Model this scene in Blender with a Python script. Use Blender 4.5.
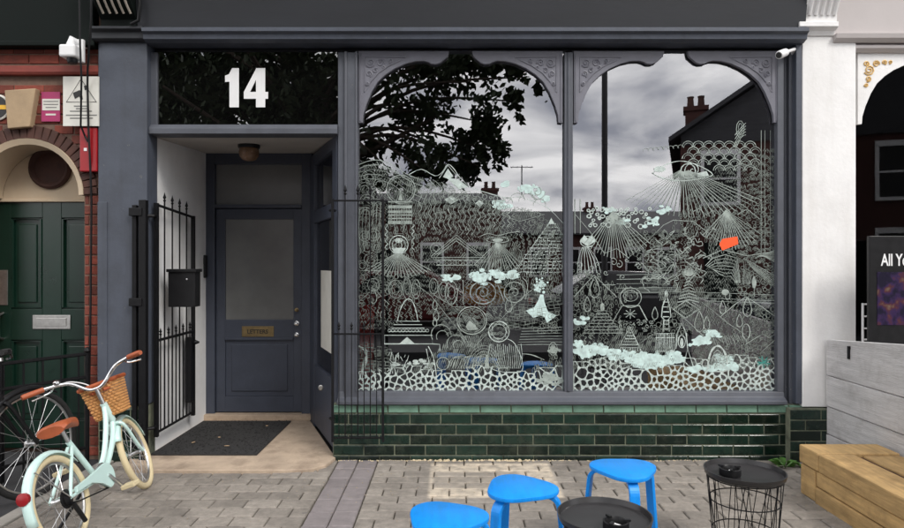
import bpy, bmesh, math, random
from mathutils import Vector, Matrix
random.seed(7)
R = math.radians
PI = math.pi
scene = bpy.context.scene
for o in list(bpy.data.objects): bpy.data.objects.remove(o)

# ------------------------------------------------------------------ camera
F = 640.0; CY = -4.776; EYE = 1.455
cam = bpy.data.cameras.new('camera'); cam.sensor_width = 36; cam.lens = F / 904 * 36
cam.clip_start = 0.05; cam.clip_end = 600
camo = bpy.data.objects.new('camera', cam); scene.collection.objects.link(camo)
camo.location = (0, CY, EYE); camo.rotation_euler = (R(90), 0, 0)
scene.camera = camo

# ------------------------------------------------------------------ world
SUN_EL, SUN_AZ = R(44), R(140)
w = bpy.data.worlds.new('World'); scene.world = w; w.use_nodes = True
nt = w.node_tree; nt.nodes.clear()
def N(t, **k):
    n = nt.nodes.new(t)
    for a, b in k.items(): setattr(n, a, b)
    return n
out = N('ShaderNodeOutputWorld'); bg = N('ShaderNodeBackground'); bg.inputs[1].default_value = 0.11
sky = N('ShaderNodeTexSky'); sky.sky_type = 'NISHITA'; sky.sun_disc = False
sky.sun_elevation = SUN_EL; sky.sun_rotation = SUN_AZ
tc = N('ShaderNodeTexCoord'); sep = N('ShaderNodeSeparateXYZ'); nt.links.new(tc.outputs['Generated'], sep.inputs[0])
ab = N('ShaderNodeMath', operation='ABSOLUTE'); nt.links.new(sep.outputs[2], ab.inputs[0])
ad = N('ShaderNodeMath', operation='ADD'); ad.inputs[1].default_value = 0.22; nt.links.new(ab.outputs[0], ad.inputs[0])
dv = N('ShaderNodeVectorMath', operation='DIVIDE'); cb = N('ShaderNodeCombineXYZ')
for i in range(3): nt.links.new(ad.outputs[0], cb.inputs[i])
nt.links.new(tc.outputs['Generated'], dv.inputs[0]); nt.links.new(cb.outputs[0], dv.inputs[1])
nz = N('ShaderNodeTexNoise'); nz.inputs['Scale'].default_value = 2.1; nz.inputs['Detail'].default_value = 7
nz.inputs['Roughness'].default_value = 0.52; nz.inputs['Distortion'].default_value = 0.35
nt.links.new(dv.outputs[0], nz.inputs['Vector'])
rp = N('ShaderNodeValToRGB'); rp.color_ramp.elements[0].position = 0.36; rp.color_ramp.elements[1].position = 0.66
rp.color_ramp.elements[0].color = (0.30, 0.31, 0.35, 1); rp.color_ramp.elements[1].color = (1.0, 0.985, 0.96, 1)
nt.links.new(nz.outputs[0], rp.inputs[0])
mu = N('ShaderNodeVectorMath', operation='SCALE'); mu.inputs[3].default_value = 22.0; nt.links.new(rp.outputs[0], mu.inputs[0])
mx = N('ShaderNodeMix', data_type='RGBA'); mx.inputs[0].default_value = 0.93
nt.links.new(sky.outputs[0], mx.inputs[6]); nt.links.new(mu.outputs[0], mx.inputs[7])
nt.links.new(mx.outputs[2], bg.inputs[0]); nt.links.new(bg.outputs[0], out.inputs[0])

# ------------------------------------------------------------------ sun (overcast)
sl = bpy.data.lights.new('sun', 'SUN'); sl.energy = 1.5; sl.angle = R(18); sl.color = (1, 0.96, 0.9)
so = bpy.data.objects.new('sun', sl); scene.collection.objects.link(so)
so.location = (2, -6, 12); so.rotation_euler = (R(46), 0, R(40))
vs = scene.view_settings; vs.view_transform = 'Standard'; vs.look = 'None'; vs.gamma = 1; vs.use_curve_mapping = False
vs.exposure = 0.45
scene.render.resolution_x = 1024; scene.render.resolution_y = 598

# ================================================================== helpers
C = scene.collection
WL = {}
def S(Y): return F / (Y - CY)
def PX(u, Y=0.0): return (u - 452) / S(Y)
def PZ(v, Y=0.0): return EYE - (v - 264) / S(Y)

class MB:
    def __init__(s): s.v = []; s.f = []
    def add(s, vs, fs):
        b = len(s.v); s.v += [tuple(p) for p in vs]; s.f += [tuple(b + i for i in f) for f in fs]; return s
    def box(s, x0, x1, y0, y1, z0, z1, M=None):
        x0, x1 = min(x0, x1), max(x0, x1); y0, y1 = min(y0, y1), max(y0, y1); z0, z1 = min(z0, z1), max(z0, z1)
        vs = [(x, y, z) for z in (z0, z1) for y in (y0, y1) for x in (x0, x1)]
        if M: vs = [M @ Vector(p) for p in vs]
        return s.add(vs, [(0, 2, 3, 1), (4, 5, 7, 6), (0, 1, 5, 4), (2, 6, 7, 3), (0, 4, 6, 2), (1, 3, 7, 5)])
    def seg(s, a, b, o0, o1, z0, z1, t0=0.0, t1=1.0):
        """upright slab along plan segment a-b, from fraction t0 to t1, offset o0..o1 to its right hand side"""
        a = Vector(a); b = Vector(b); d = b - a; n = Vector((d.y, -d.x)).normalized()
        p, q = a + d * t0, a + d * t1
        vs = []
        for z in (z0, z1):
            for c in (p + n * o0, q + n * o0, q + n * o1, p + n * o1): vs.append((c.x, c.y, z))
        return s.add(vs, [(0, 1, 2, 3), (7, 6, 5, 4), (0, 4, 5, 1), (1, 5, 6, 2), (2, 6, 7, 3), (3, 7, 4, 0)])
    def tube(s, pts, r, n=8, closed=False, flat=None):
        pts = [Vector(p) for p in pts]; m = len(pts); rs = r if isinstance(r, (list, tuple)) else [r] * m
        rings = []; up = None
        for i, p in enumerate(pts):
            if closed: d = (pts[(i + 1) % m] - pts[i - 1])
            else: d = pts[min(i + 1, m - 1)] - pts[max(i - 1, 0)]
            d.normalize()
            if up is None:
                up = Vector((0, 0, 1)) if abs(d.z) < 0.9 else Vector((1, 0, 0))
            a = (up - d * up.dot(d))
            if a.length < 1e-6: a = d.orthogonal()
            a.normalize(); up = a; b = d.cross(a)
            rings.append([p + (a * math.cos(t) + b * math.sin(t)) * rs[i] for t in [2 * PI * k / n for k in range(n)]])
        vs = [q for g in rings for q in g]; fs = []
        for i in range(m if closed else m - 1):
            j = (i + 1) % m
            for k in range(n):
                fs.append((i * n + k, i * n + (k + 1) % n, j * n + (k + 1) % n, j * n + k))
        if not closed: fs += [tuple(range(n))[::-1], tuple((m - 1) * n + k for k in range(n))]
        return s.add(vs, fs)
    def lathe(s, prof, c=(0, 0, 0), n=24, M=None):
        vs = []; fs = []; m = len(prof)
        for r, z in prof:
            for k in range(n):
                t = 2 * PI * k / n; p = Vector((r * math.cos(t), r * math.sin(t), z))
                if M: p = M @ p
                vs.append(p + Vector(c))
        for i in range(m - 1):
            for k in range(n): fs.append((i * n + k, i * n + (k + 1) % n, (i + 1) * n + (k + 1) % n, (i + 1) * n + k))
        fs += [tuple(range(n))[::-1], tuple((m - 1) * n + k for k in range(n))]
        return s.add(vs, fs)
    def prism(s, poly, y0, y1):
        """polygon in XZ extruded from y0 to y1"""
        n = len(poly)
        vs = [(x, y0, z) for x, z in poly] + [(x, y1, z) for x, z in poly]
        return s.add(vs, [tuple(range(n)), tuple(range(2 * n - 1, n - 1, -1))] + [(i, n + i, n + (i + 1) % n, (i + 1) % n) for i in range(n)])
    def prof(s, poly, x0, x1):
        """profile in YZ extruded along X"""
        n = len(poly)
        vs = [(x0, y, z) for y, z in poly] + [(x1, y, z) for y, z in poly]
        return s.add(vs, [tuple(range(n)), tuple(range(2 * n - 1, n - 1, -1))] + [(i, n + i, n + (i + 1) % n, (i + 1) % n) for i in range(n)])
    def mesh(s, name, recalc=True):
        me = bpy.data.meshes.new(name); me.from_pydata(s.v, [], s.f)
        if recalc:
            bm = bmesh.new(); bm.from_mesh(me); bmesh.ops.recalc_face_normals(bm, faces=bm.faces); bm.to_mesh(me); bm.free()
        return me
    def build(s, name, m, parent=None, smooth=False, bevel=0, recalc=True, **tags):
        xs, ys, zs = zip(*s.v)
        c = Vector(((min(xs) + max(xs)) / 2, (min(ys) + max(ys)) / 2, min(zs)))
        s.v = [(x - c.x, y - c.y, z - c.z) for x, y, z in s.v]
        me = s.mesh(name, recalc)
        o = link(name, me, m, parent, c)
        if smooth:
            for p in me.polygons: p.use_smooth = True
            try: me.set_sharp_from_angle(angle=R(40))
            except Exception: pass
        if bevel:
            b = o.modifiers.new('bevel', 'BEVEL'); b.width = bevel; b.segments = 2; b.limit_method = 'ANGLE'; b.angle_limit = R(40)
            b.harden_normals = False
        tag(o, **tags)
        return o
def link(name, me, m, parent, c):
    o = bpy.data.objects.new(name, me); C.objects.link(o)
    if m is not None and not me.materials: me.materials.append(m)
    c = Vector(c)
    if parent is not None:
        o.parent = parent; o.location = c - WL[parent]
    else: o.location = c
    WL[o] = c
    return o
def tag(o, label=None, cat=None, group=None, kind=None):
    if label: o['label'] = label
    if cat: o['category'] = cat
    if group: o['group'] = group
    if kind: o['kind'] = kind
    return o
def thing(name, loc, label, cat, group=None):
    o = bpy.data.objects.new(name, None); C.objects.link(o); o.location = loc; o.empty_display_size = 0.1
    WL[o] = Vector(loc); return tag(o, label, cat, group)
def place(root, loc, rot):
    root.location = loc; root.rotation_euler = rot
def copy_tree(o, parent=None):
    c = o.copy(); C.objects.link(c); c.parent = parent
    for ch in list(o.children): copy_tree(ch, c)
    return c

# ------------------------------------------------------------------ materials
def lin(r, g, b):
    f = lambda c: c / 12.92 if c <= 0.04045 else ((c + 0.055) / 1.055) ** 2.4
    return (f(r / 255), f(g / 255), f(b / 255))
def mat(name, col, rough=0.6, amt=0.12, scale=6.0, bump=0.0, bscale=40.0, metal=0.0, spec=0.5, rnd=0.0, stretch=(1, 1, 1), dirt=None, dirt_amt=0.0, dscale=2.0, coat=0.0, chips=None, streak=None):
    m = bpy.data.materials.new(name); m.use_nodes = True; t = m.node_tree; n = t.nodes; L = t.links.new
    p = n['Principled BSDF']; p.inputs['Metallic'].default_value = metal; p.inputs['Specular IOR Level'].default_value = spec
    p.inputs['Coat Weight'].default_value = coat
    geo = n.new('ShaderNodeNewGeometry'); mp = n.new('ShaderNodeMapping'); mp.inputs['Scale'].default_value = stretch
    L(geo.outputs['Position'], mp.inputs[0])
    a = n.new('ShaderNodeTexNoise'); a.inputs['Scale'].default_value = scale; a.inputs['Detail'].default_value = 6; a.inputs['Roughness'].default_value = 0.62
    L(mp.outputs[0], a.inputs['Vector'])
    mr = n.new('ShaderNodeMapRange'); mr.inputs[1].default_value = 0.3; mr.inputs[2].default_value = 0.7
    mr.inputs[3].default_value = 1 - amt; mr.inputs[4].default_value = 1 + amt; L(a.outputs[0], mr.inputs[0])
    val = mr.outputs[0]
    if rnd:
        oi = n.new('ShaderNodeObjectInfo'); m2 = n.new('ShaderNodeMapRange'); m2.inputs[3].default_value = 1 - rnd; m2.inputs[4].default_value = 1 + rnd
        L(oi.outputs['Random'], m2.inputs[0]); mm = n.new('ShaderNodeMath'); mm.operation = 'MULTIPLY'; L(val, mm.inputs[0]); L(m2.outputs[0], mm.inputs[1]); val = mm.outputs[0]
    sc = n.new('ShaderNodeVectorMath'); sc.operation = 'SCALE'; sc.inputs[0].default_value = col; L(val, sc.inputs[3])
    colout = sc.outputs[0]
    if dirt:
        d = n.new('ShaderNodeTexNoise'); d.inputs['Scale'].default_value = dscale; d.inputs['Detail'].default_value = 8; d.inputs['Roughness'].default_value = 0.7
        L(geo.outputs['Position'], d.inputs['Vector'])
        dr = n.new('ShaderNodeMapRange'); dr.inputs[1].default_value = 0.48; dr.inputs[2].default_value = 0.72; dr.inputs[4].default_value = dirt_amt
        L(d.outputs[0], dr.inputs[0]); x = n.new('ShaderNodeMix'); x.data_type = 'RGBA'
        L(dr.outputs[0], x.inputs[0]); L(colout, x.inputs[6]); x.inputs[7].default_value = (*dirt, 1); colout = x.outputs[2]
    if streak:
        sm = n.new('ShaderNodeMapping'); sm.inputs['Scale'].default_value = (11, 11, 0.7); L(geo.outputs['Position'], sm.inputs[0])
        d = n.new('ShaderNodeTexNoise'); d.inputs['Scale'].default_value = 1.0; d.inputs['Detail'].default_value = 6; L(sm.outputs[0], d.inputs['Vector'])
        dr = n.new('ShaderNodeMapRange'); dr.inputs[1].default_value = 0.5; dr.inputs[2].default_value = 0.75; dr.inputs[4].default_value = streak[1]; L(d.outputs[0], dr.inputs[0])
        x = n.new('ShaderNodeMix'); x.data_type = 'RGBA'; L(dr.outputs[0], x.inputs[0]); L(colout, x.inputs[6]); x.inputs[7].default_value = (*streak[0], 1); colout = x.outputs[2]
    if chips:
        d = n.new('ShaderNodeTexNoise'); d.inputs['Scale'].default_value = 26; d.inputs['Detail'].default_value = 5; d.inputs['Roughness'].default_value = 0.6; L(geo.outputs['Position'], d.inputs['Vector'])
        dr = n.new('ShaderNodeMapRange'); dr.inputs[1].default_value = chips[1]; dr.inputs[2].default_value = chips[1] + 0.02; dr.inputs[4].default_value = 0.8; L(d.outputs[0], dr.inputs[0])
        x = n.new('ShaderNodeMix'); x.data_type = 'RGBA'; L(dr.outputs[0], x.inputs[0]); L(colout, x.inputs[6]); x.inputs[7].default_value = (*chips[0], 1); colout = x.outputs[2]
    L(colout, p.inputs['Base Color'])
    rr = n.new('ShaderNodeMapRange'); rr.inputs[3].default_value = max(0.02, rough - 0.08); rr.inputs[4].default_value = min(1, rough + 0.08)
    L(a.outputs[0], rr.inputs[0]); L(rr.outputs[0], p.inputs['Roughness'])
    if bump:
        b = n.new('ShaderNodeTexNoise'); b.inputs['Scale'].default_value = bscale; b.inputs['Detail'].default_value = 4; L(mp.outputs[0], b.inputs['Vector'])
        bp = n.new('ShaderNodeBump'); bp.inputs['Strength'].default_value = bump; bp.inputs['Distance'].default_value = 0.01
        L(b.outputs[0], bp.inputs['Height']); L(bp.outputs[0], p.inputs['Normal'])
    return m
def glass_mat(name, refl=0.2, tint=(0.85, 0.9, 0.88), rough=0.0):
    m = bpy.data.materials.new(name); m.use_nodes = True; t = m.node_tree; n = t.nodes; L = t.links.new; n.clear()
    o = n.new('ShaderNodeOutputMaterial'); tr = n.new('ShaderNodeBsdfTransparent'); tr.inputs[0].default_value = (*tint, 1)
    g = n.new('ShaderNodeBsdfGlossy'); g.inputs['Roughness'].default_value = rough; g.inputs[0].default_value = (0.97, 0.97, 1, 1)
    geo = n.new('ShaderNodeNewGeometry')
    ns = n.new('ShaderNodeTexNoise'); ns.inputs['Scale'].default_value = 1.1; ns.inputs['Detail'].default_value = 1; L(geo.outputs['Position'], ns.inputs['Vector'])
    bp = n.new('ShaderNodeBump'); bp.inputs['Strength'].default_value = 0.05; bp.inputs['Distance'].default_value = 0.03; L(ns.outputs[0], bp.inputs['Height'])
    lw = n.new('ShaderNodeFresnel'); lw.inputs[0].default_value = 1.5
    ma = n.new('ShaderNodeMath'); ma.operation = 'MULTIPLY_ADD'; ma.inputs[1].default_value = 1.0; ma.inputs[2].default_value = refl - 0.04; L(lw.outputs[0], ma.inputs[0])
    x = n.new('ShaderNodeMixShader'); L(ma.outputs[0], x.inputs[0]); L(tr.outputs[0], x.inputs[1]); L(g.outputs[0], x.inputs[2]); L(x.outputs[0], o.inputs[0])
    return m
M = {}
M['grey'] = mat('slate_grey_paint', lin(73, 78, 89), 0.5, 0.12, 5, 0.12, 45, dirt=lin(50, 51, 54), dirt_amt=0.45, dscale=3, chips=(lin(108, 106, 102), 0.70), streak=(lin(52, 53, 56), 0.35))
M['fascia'] = mat('shaded_slate_paint', lin(33, 35, 40), 0.6, 0.2, 3, 0.05, 30, stretch=(0.4, 1, 2))  # slate paint with the shade under the cornice put into its colour
M['spand'] = mat('pale_slate_paint', lin(110, 110, 119), 0.45, 0.1, 9, 0.08, 80)
M['frame'] = mat('window_frame_paint', lin(82, 85, 93), 0.48, 0.1, 6, 0.1, 45, dirt=lin(60, 61, 65), dirt_amt=0.3, dscale=5, chips=(lin(128, 126, 122), 0.71), streak=(lin(66, 67, 72), 0.3))
M['door'] = mat('door_paint', lin(65, 70, 83), 0.45, 0.12, 5, 0.1, 45, dirt=lin(48, 50, 56), dirt_amt=0.35, dscale=4, chips=(lin(104, 102, 98), 0.72))
M['white'] = mat('white_masonry_paint', (0.80, 0.79, 0.78), 0.7, 0.05, 5, 0.15, 40, dirt=(0.5, 0.47, 0.43), dirt_amt=0.2, streak=((0.55, 0.52, 0.48), 0.25), chips=((0.4, 0.38, 0.35), 0.74))
M['render'] = mat('white_plaster', (0.82, 0.82, 0.82), 0.8, 0.05, 4, 0.15, 40, dirt=(0.5, 0.48, 0.45), dirt_amt=0.3, dscale=1.6)
M['pinkwhite'] = mat('dusty_white_paint', (0.50, 0.46, 0.45), 0.6, 0.04, 3, 0.03)
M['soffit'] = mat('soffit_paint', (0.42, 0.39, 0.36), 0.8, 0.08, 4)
M['black'] = mat('black_iron', (0.006, 0.006, 0.007), 0.5, 0.3, 30, 0.15, 120, spec=0.25)
M['blackp'] = mat('black_plastic', (0.010, 0.010, 0.011), 0.4, 0.2, 20, spec=0.3)
M['tray'] = mat('black_tray', (0.022, 0.021, 0.022), 0.34, 0.25, 14, 0.04, 60)
M['blue'] = mat('blue_stain_paint', lin(5, 143, 236), 0.4, 0.12, 5, 0.12, 30, stretch=(9, 1.2, 1.2), dirt=lin(10, 84, 150), dirt_amt=0.22, dscale=9, chips=(lin(150, 170, 180), 0.745))
M['tile'] = mat('green_glazed_tile', (0.0055, 0.018, 0.0125), 0.17, 0.4, 10, 0.12, 18, rnd=0.55, dirt=(0.06, 0.07, 0.05), dirt_amt=0.4, dscale=14)
M['captile'] = mat('pale_green_glaze', lin(112, 146, 128), 0.2, 0.2, 8, 0.05, 20, rnd=0.15, dirt=(0.02, 0.05, 0.03), dirt_amt=0.5, dscale=6)
M['grout'] = mat('tile_grout', lin(112, 116, 98), 0.9, 0.3, 20, 0.3, 80, dirt=(0.02, 0.026, 0.02), dirt_amt=0.95, dscale=4)
M['paver'] = None
M['stone'] = mat('york_stone', lin(178, 159, 139), 0.88, 0.16, 6, 0.3, 60, dirt=lin(108, 92, 78), dirt_amt=0.65, dscale=4.5)
M['mat'] = mat('door_mat', (0.030, 0.029, 0.029), 0.95, 0.6, 90, 0.8, 200)
M['brick'] = mat('red_brick', lin(118, 56, 43), 0.85, 0.25, 14, 0.3, 60, rnd=0.35, dirt=(0.05, 0.025, 0.02), dirt_amt=0.7, dscale=4)
M['mortar'] = mat('mortar', lin(110, 88, 76), 0.95, 0.2, 20, 0.3, 60)
M['redband'] = mat('red_terracotta', lin(116, 48, 38), 0.7, 0.2, 8, 0.1, rnd=0.1)
M['darkbrick'] = mat('dark_brick', lin(74, 46, 38), 0.8, 0.25, 12, 0.2, rnd=0.2)
M['cream'] = mat('cream_stucco', lin(205, 186, 160), 0.75, 0.1, 4, 0.1, dirt=lin(150, 110, 70), dirt_amt=0.3)
M['green'] = mat('green_gloss_paint', (0.004, 0.021, 0.013), 0.3, 0.15, 5, 0.03)
M['dgreen'] = mat('dark_green_fascia', (0.004, 0.007, 0.006), 0.7, 0.15, 5, spec=0.15)
M['steel'] = mat('brushed_steel', (0.5, 0.49, 0.47), 0.38, 0.15, 30, metal=1)
M['chrome'] = mat('chrome', (0.75, 0.75, 0.75), 0.15, 0.05, 30, metal=1)
M['brass'] = mat('dull_brass', (0.30, 0.22, 0.11), 0.45, 0.2, 30, metal=0.8)
M['wood'] = mat('oak_sleeper', lin(184, 151, 102), 0.8, 0.28, 5, 0.35, 22, rnd=0.14, stretch=(6, 0.8, 6), dirt=lin(104, 76, 44), dirt_amt=0.5, dscale=5)
M['plank'] = mat('whitewashed_plank', lin(194, 192, 192), 0.85, 0.16, 5, 0.4, 20, rnd=0.05, stretch=(5, 0.7, 9), dirt=lin(128, 122, 118), dirt_amt=0.4, dscale=7)
M['mint'] = mat('mint_paint', lin(204, 232, 226), 0.3, 0.03, 8, coat=0.4)
M['tyre_cream'] = mat('cream_tyre', lin(214, 198, 160), 0.8, 0.08, 10)
M['tyre_black'] = mat('black_rubber', (0.018, 0.018, 0.018), 0.85, 0.2, 20)
M['leather'] = mat('brown_leather', lin(165, 84, 48), 0.5, 0.15, 15)
M['wicker'] = mat('wicker', lin(196, 142, 86), 0.7, 0.25, 40, 0.4, 120)
M['alu'] = mat('aluminium', (0.6, 0.6, 0.6), 0.3, 0.05, 20, metal=0.9)
M['red'] = mat('red_plastic', lin(150, 20, 28), 0.35, 0.1)
M['bwhite'] = mat('white_plastic', (0.78, 0.78, 0.78), 0.4, 0.04)
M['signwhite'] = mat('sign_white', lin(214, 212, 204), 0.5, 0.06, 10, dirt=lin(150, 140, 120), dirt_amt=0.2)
M['pink'] = mat('magenta_print', lin(160, 36, 92), 0.45, 0.1)
M['ink'] = mat('black_ink', (0.02, 0.02, 0.02), 0.6)
M['greyink'] = mat('grey_ink', (0.2, 0.2, 0.19), 0.7)
M['gold'] = mat('gold_paint', lin(206, 170, 108), 0.5, 0.35, 60, metal=0.1)
M['yellow'] = mat('yellow_print', lin(220, 170, 40), 0.5)
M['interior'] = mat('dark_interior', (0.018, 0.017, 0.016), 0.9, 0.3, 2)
M['ochre'] = mat('ochre_fabric', lin(190, 130, 30), 0.8, 0.2, 10)
M['tan'] = mat('tan_fabric', lin(190, 160, 120), 0.85, 0.15, 10)
M['orange'] = mat('orange_flat_colour', lin(255, 90, 40), 0.7, 0.1)
M['redcloth'] = mat('red_cloth', lin(190, 50, 40), 0.8, 0.15)
M['paint'] = mat('chalk_pen', lin(182, 194, 189), 0.8, 0.25, 30)
M['paint2'] = mat('thin_chalk_pen', lin(152, 162, 156), 0.8, 0.28, 22)
M['paint3'] = mat('faint_chalk_pen', lin(118, 126, 120), 0.8, 0.35, 16)
M['cloudpaint'] = mat('filled_chalk', lin(192, 214, 210), 0.8, 0.25, 25)
M['glass'] = glass_mat('window_glass', 0.25)
M['frost'] = mat('frosted_glass', (0.17, 0.172, 0.17), 0.2, 0.2, 1.5, spec=0.6)
M['darkglass'] = glass_mat('dark_transom_glass', 0.12, (0.5, 0.5, 0.5))
M['asphalt'] = mat('asphalt', (0.032, 0.032, 0.034), 0.9, 0.2, 30, 0.4, 120)
M['concrete'] = mat('concrete_kerb', (0.32, 0.30, 0.27), 0.9, 0.15, 10, 0.2)
M['roof'] = mat('slate_roof', (0.04, 0.04, 0.045), 0.7, 0.5, 3, stretch=(1, 1, 6))
M['farbrick'] = mat('far_brick', lin(78, 48, 43), 0.9, 0.2, 6, 0.1)
M['pole'] = mat('dark_lamp_paint', (0.02, 0.02, 0.022), 0.5)
M['leafg'] = mat('tree_leaf', (0.028, 0.045, 0.016), 0.6, 0.4, 3)
M['bark'] = mat('bark', (0.06, 0.045, 0.035), 0.9, 0.3, 15, 0.5)
M['weed'] = mat('weed_leaf', (0.07, 0.17, 0.03), 0.55, 0.3, 30)
M['dry'] = mat('dry_leaf', lin(176, 150, 120), 0.9, 0.2, 30)
M['copper'] = mat('brown_glass_shade', lin(120, 92, 70), 0.25, 0.3, 20)
M['teal'] = mat('teal_print', lin(60, 140, 130), 0.7)

def sign_glass():
    m = bpy.data.materials.new('black_sign_glass'); m.use_nodes = True; t = m.node_tree; n = t.nodes; L = t.links.new; n.clear()
    o = n.new('ShaderNodeOutputMaterial'); d = n.new('ShaderNodeBsdfDiffuse'); d.inputs[0].default_value = (0.003, 0.003, 0.003, 1)
    g = n.new('ShaderNodeBsdfGlossy'); g.inputs['Roughness'].default_value = 0.0
    x = n.new('ShaderNodeMixShader'); x.inputs[0].default_value = 0.26; L(d.outputs[0], x.inputs[1]); L(g.outputs[0], x.inputs[2]); L(x.outputs[0], o.inputs[0]); return m
M['signglass'] = sign_glass()

def paver_mat():
    m = mat('block_paving', lin(136, 129, 121), 0.9, 0.2, 22, 0.45, 90, rnd=0.17, dirt=lin(92, 87, 81), dirt_amt=0.7, dscale=3.2)
    t = m.node_tree; n = t.nodes; L = t.links.new; p = n['Principled BSDF']
    src = p.inputs['Base Color'].links[0].from_socket
    geo = n.new('ShaderNodeNewGeometry'); ns = n.new('ShaderNodeTexNoise'); ns.inputs['Scale'].default_value = 14; ns.inputs['Detail'].default_value = 5
    L(geo.outputs['Position'], ns.inputs['Vector'])
    sp = n.new('ShaderNodeSeparateXYZ'); L(geo.outputs['Position'], sp.inputs[0])
    def band(sock, lo, hi, e=0.02):
        a = n.new('ShaderNodeMapRange'); a.inputs[1].default_value = lo - e; a.inputs[2].default_value = lo + e; L(sock, a.inputs[0])
        b = n.new('ShaderNodeMapRange'); b.inputs[1].default_value = hi - e; b.inputs[2].default_value = hi + e; b.inputs[3].default_value = 1; b.inputs[4].default_value = 0; L(sock, b.inputs[0])
        k = n.new('ShaderNodeMath'); k.operation = 'MULTIPLY'; L(a.outputs[0], k.inputs[0]); L(b.outputs[0], k.inputs[1]); return k.outputs[0]
    def mul(a, b):
        k = n.new('ShaderNodeMath'); k.operation = 'MULTIPLY'; L(a, k.inputs[0])
        if hasattr(b, 'links'): L(b, k.inputs[1])
        else: k.inputs[1].default_value = b
        return k.outputs[0]
    def inv(a):
        k = n.new('ShaderNodeMath'); k.operation = 'SUBTRACT'; k.inputs[0].default_value = 1; L(a, k.inputs[1]); return k.outputs[0]
    outer = mul(band(sp.outputs[0], -0.15, 0.70, 0.012), band(sp.outputs[1], -0.80, -0.10, 0.012))
    inner = mul(band(sp.outputs[0], -0.13, 0.45, 0.012), band(sp.outputs[1], -0.62, -0.30, 0.012))
    nm = n.new('ShaderNodeMapRange'); nm.inputs[1].default_value = 0.36; nm.inputs[2].default_value = 0.6; nm.inputs[3].default_value = 0.25; nm.inputs[4].default_value = 0.8; L(ns.outputs[0], nm.inputs[0])
    fac = mul(mul(outer, inv(mul(inner, 0.75))), nm.outputs[0])
    x = n.new('ShaderNodeMix'); x.data_type = 'RGBA'; L(fac, x.inputs[0]); L(src, x.inputs[6]); x.inputs[7].default_value = (*lin(206, 192, 172), 1)
    vo = n.new('ShaderNodeTexVoronoi'); vo.inputs['Scale'].default_value = 4.2; L(geo.outputs['Position'], vo.inputs['Vector'])
    vm = n.new('ShaderNodeMapRange'); vm.inputs[1].default_value = 0.055; vm.inputs[2].default_value = 0.085; vm.inputs[3].default_value = 0.5; vm.inputs[4].default_value = 0; L(vo.outputs['Distance'], vm.inputs[0])
    x2 = n.new('ShaderNodeMix'); x2.data_type = 'RGBA'; L(vm.outputs[0], x2.inputs[0]); L(x.outputs[2], x2.inputs[6]); x2.inputs[7].default_value = (*lin(92, 90, 88), 1)
    L(x2.outputs[2], p.inputs['Base Color']); return m
M['paver'] = paver_mat()
M['purple'] = mat('blue_brick_paver', lin(126, 119, 119), 0.88, 0.14, 14, 0.25, 80, rnd=0.1, dirt=lin(90, 84, 85), dirt_amt=0.4, dscale=5)
M['joint'] = mat('sandy_joint', lin(88, 82, 72), 0.95, 0.3, 30, 0.3, dirt=lin(60, 66, 40), dirt_amt=0.7, dscale=4)

# ================================================================== setting
KERB = -2.55
MB().box(-60, 60, -90, 12, -0.35, -0.14).build('ground', M['asphalt'], kind='structure')
pav = MB().box(-12, 12, KERB, 0.02, -0.139, -0.016).build('pavement', M['joint'], kind='structure')
MB().box(-12, 12, KERB - 0.15, KERB - 0.002, -0.139, 0.0).build('kerb', M['concrete'], kind='structure', bevel=0.01)
MB().box(-30, 30, -6.9, -5.75, -0.139, -0.012).build('verge', M['asphalt'], kind='structure')
MB().box(-40, 40, -13.4, -11.4, -0.139, -0.01).build('far_pavement', M['asphalt'], kind='structure')
MB().box(-9, -2.58, -2.5, 0.2, -0.014, -0.004).build('forecourt', M['asphalt'], kind='structure')
MB().box(-2.58, -2.49, -2.5, -0.06, -0.014, 0.010).build('forecourt_edging', M['concrete'], kind='structure', bevel=0.006)

def block_mesh(name, w, d, h=0.05, ch=0.006):
    b = MB(); x, y = w / 2, d / 2; vs = []
    for (a, c, z) in ((x, y, -h), (x, y, -ch), (x - ch, y - ch, 0)):
        vs += [(-a, -c, z), (a, -c, z), (a, c, z), (-a, c, z)]
    fs = [(8, 9, 10, 11)]
    for k in (0, 4):
        for i in range(4): fs.append((k + i, k + (i + 1) % 4, k + 4 + (i + 1) % 4, k + 4 + i))
    b.add(vs, fs); return b.mesh(name)
rest = {'paver': MB(), 'purple': MB()}
def lay(x0, x1, y0, y1, bw, bd, m, yvis, bond=True, gap=0.007):
    cache = {}
    row = 0; y = y1
    while y - bd > y0:
        x = x0 - (bw * 0.5 if (bond and row % 2) else 0)
        while x < x1 - 0.02:
            a, b = max(x, x0), min(x + bw, x1)
            if b - a > 0.035:
                wdt = round(b - a, 3); dz = random.uniform(-0.003, 0.002)
                cx, cy = (a + b) / 2, y - bd / 2
                Dv = cy - bd/2 - CY; vis = cy > yvis and abs(cx) / max(Dv, .1) * F < 475
                if vis:
                    key = (wdt, bd)
                    if key not in cache:
                        cache[key] = block_mesh('paver', wdt - gap, bd - gap); cache[key].materials.append(M[m])
                    o = link('paver', cache[key], None, pav, (cx, cy, dz))
                    o.rotation_euler = (random.uniform(-.008, .008), random.uniform(-.008, .008), random.uniform(-.012, .012))
                else:
                    hw, hd = (wdt - gap) / 2, (bd - gap) / 2
                    rest[m].box(cx - hw, cx + hw, cy - hd, cy + hd, -0.05, dz)
            x += bw
        y -= bd; row += 1
YV = -1.30
lay(-2.485, -0.842, KERB, -0.02, 0.205, 0.133, 'paver', YV)
lay(-0.84, -0.55, KERB, -0.02, 0.145, 0.20, 'purple', YV, bond=False)
lay(-0.548, 2.60, KERB, -0.02, 0.212, 0.122, 'paver', YV)
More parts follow.
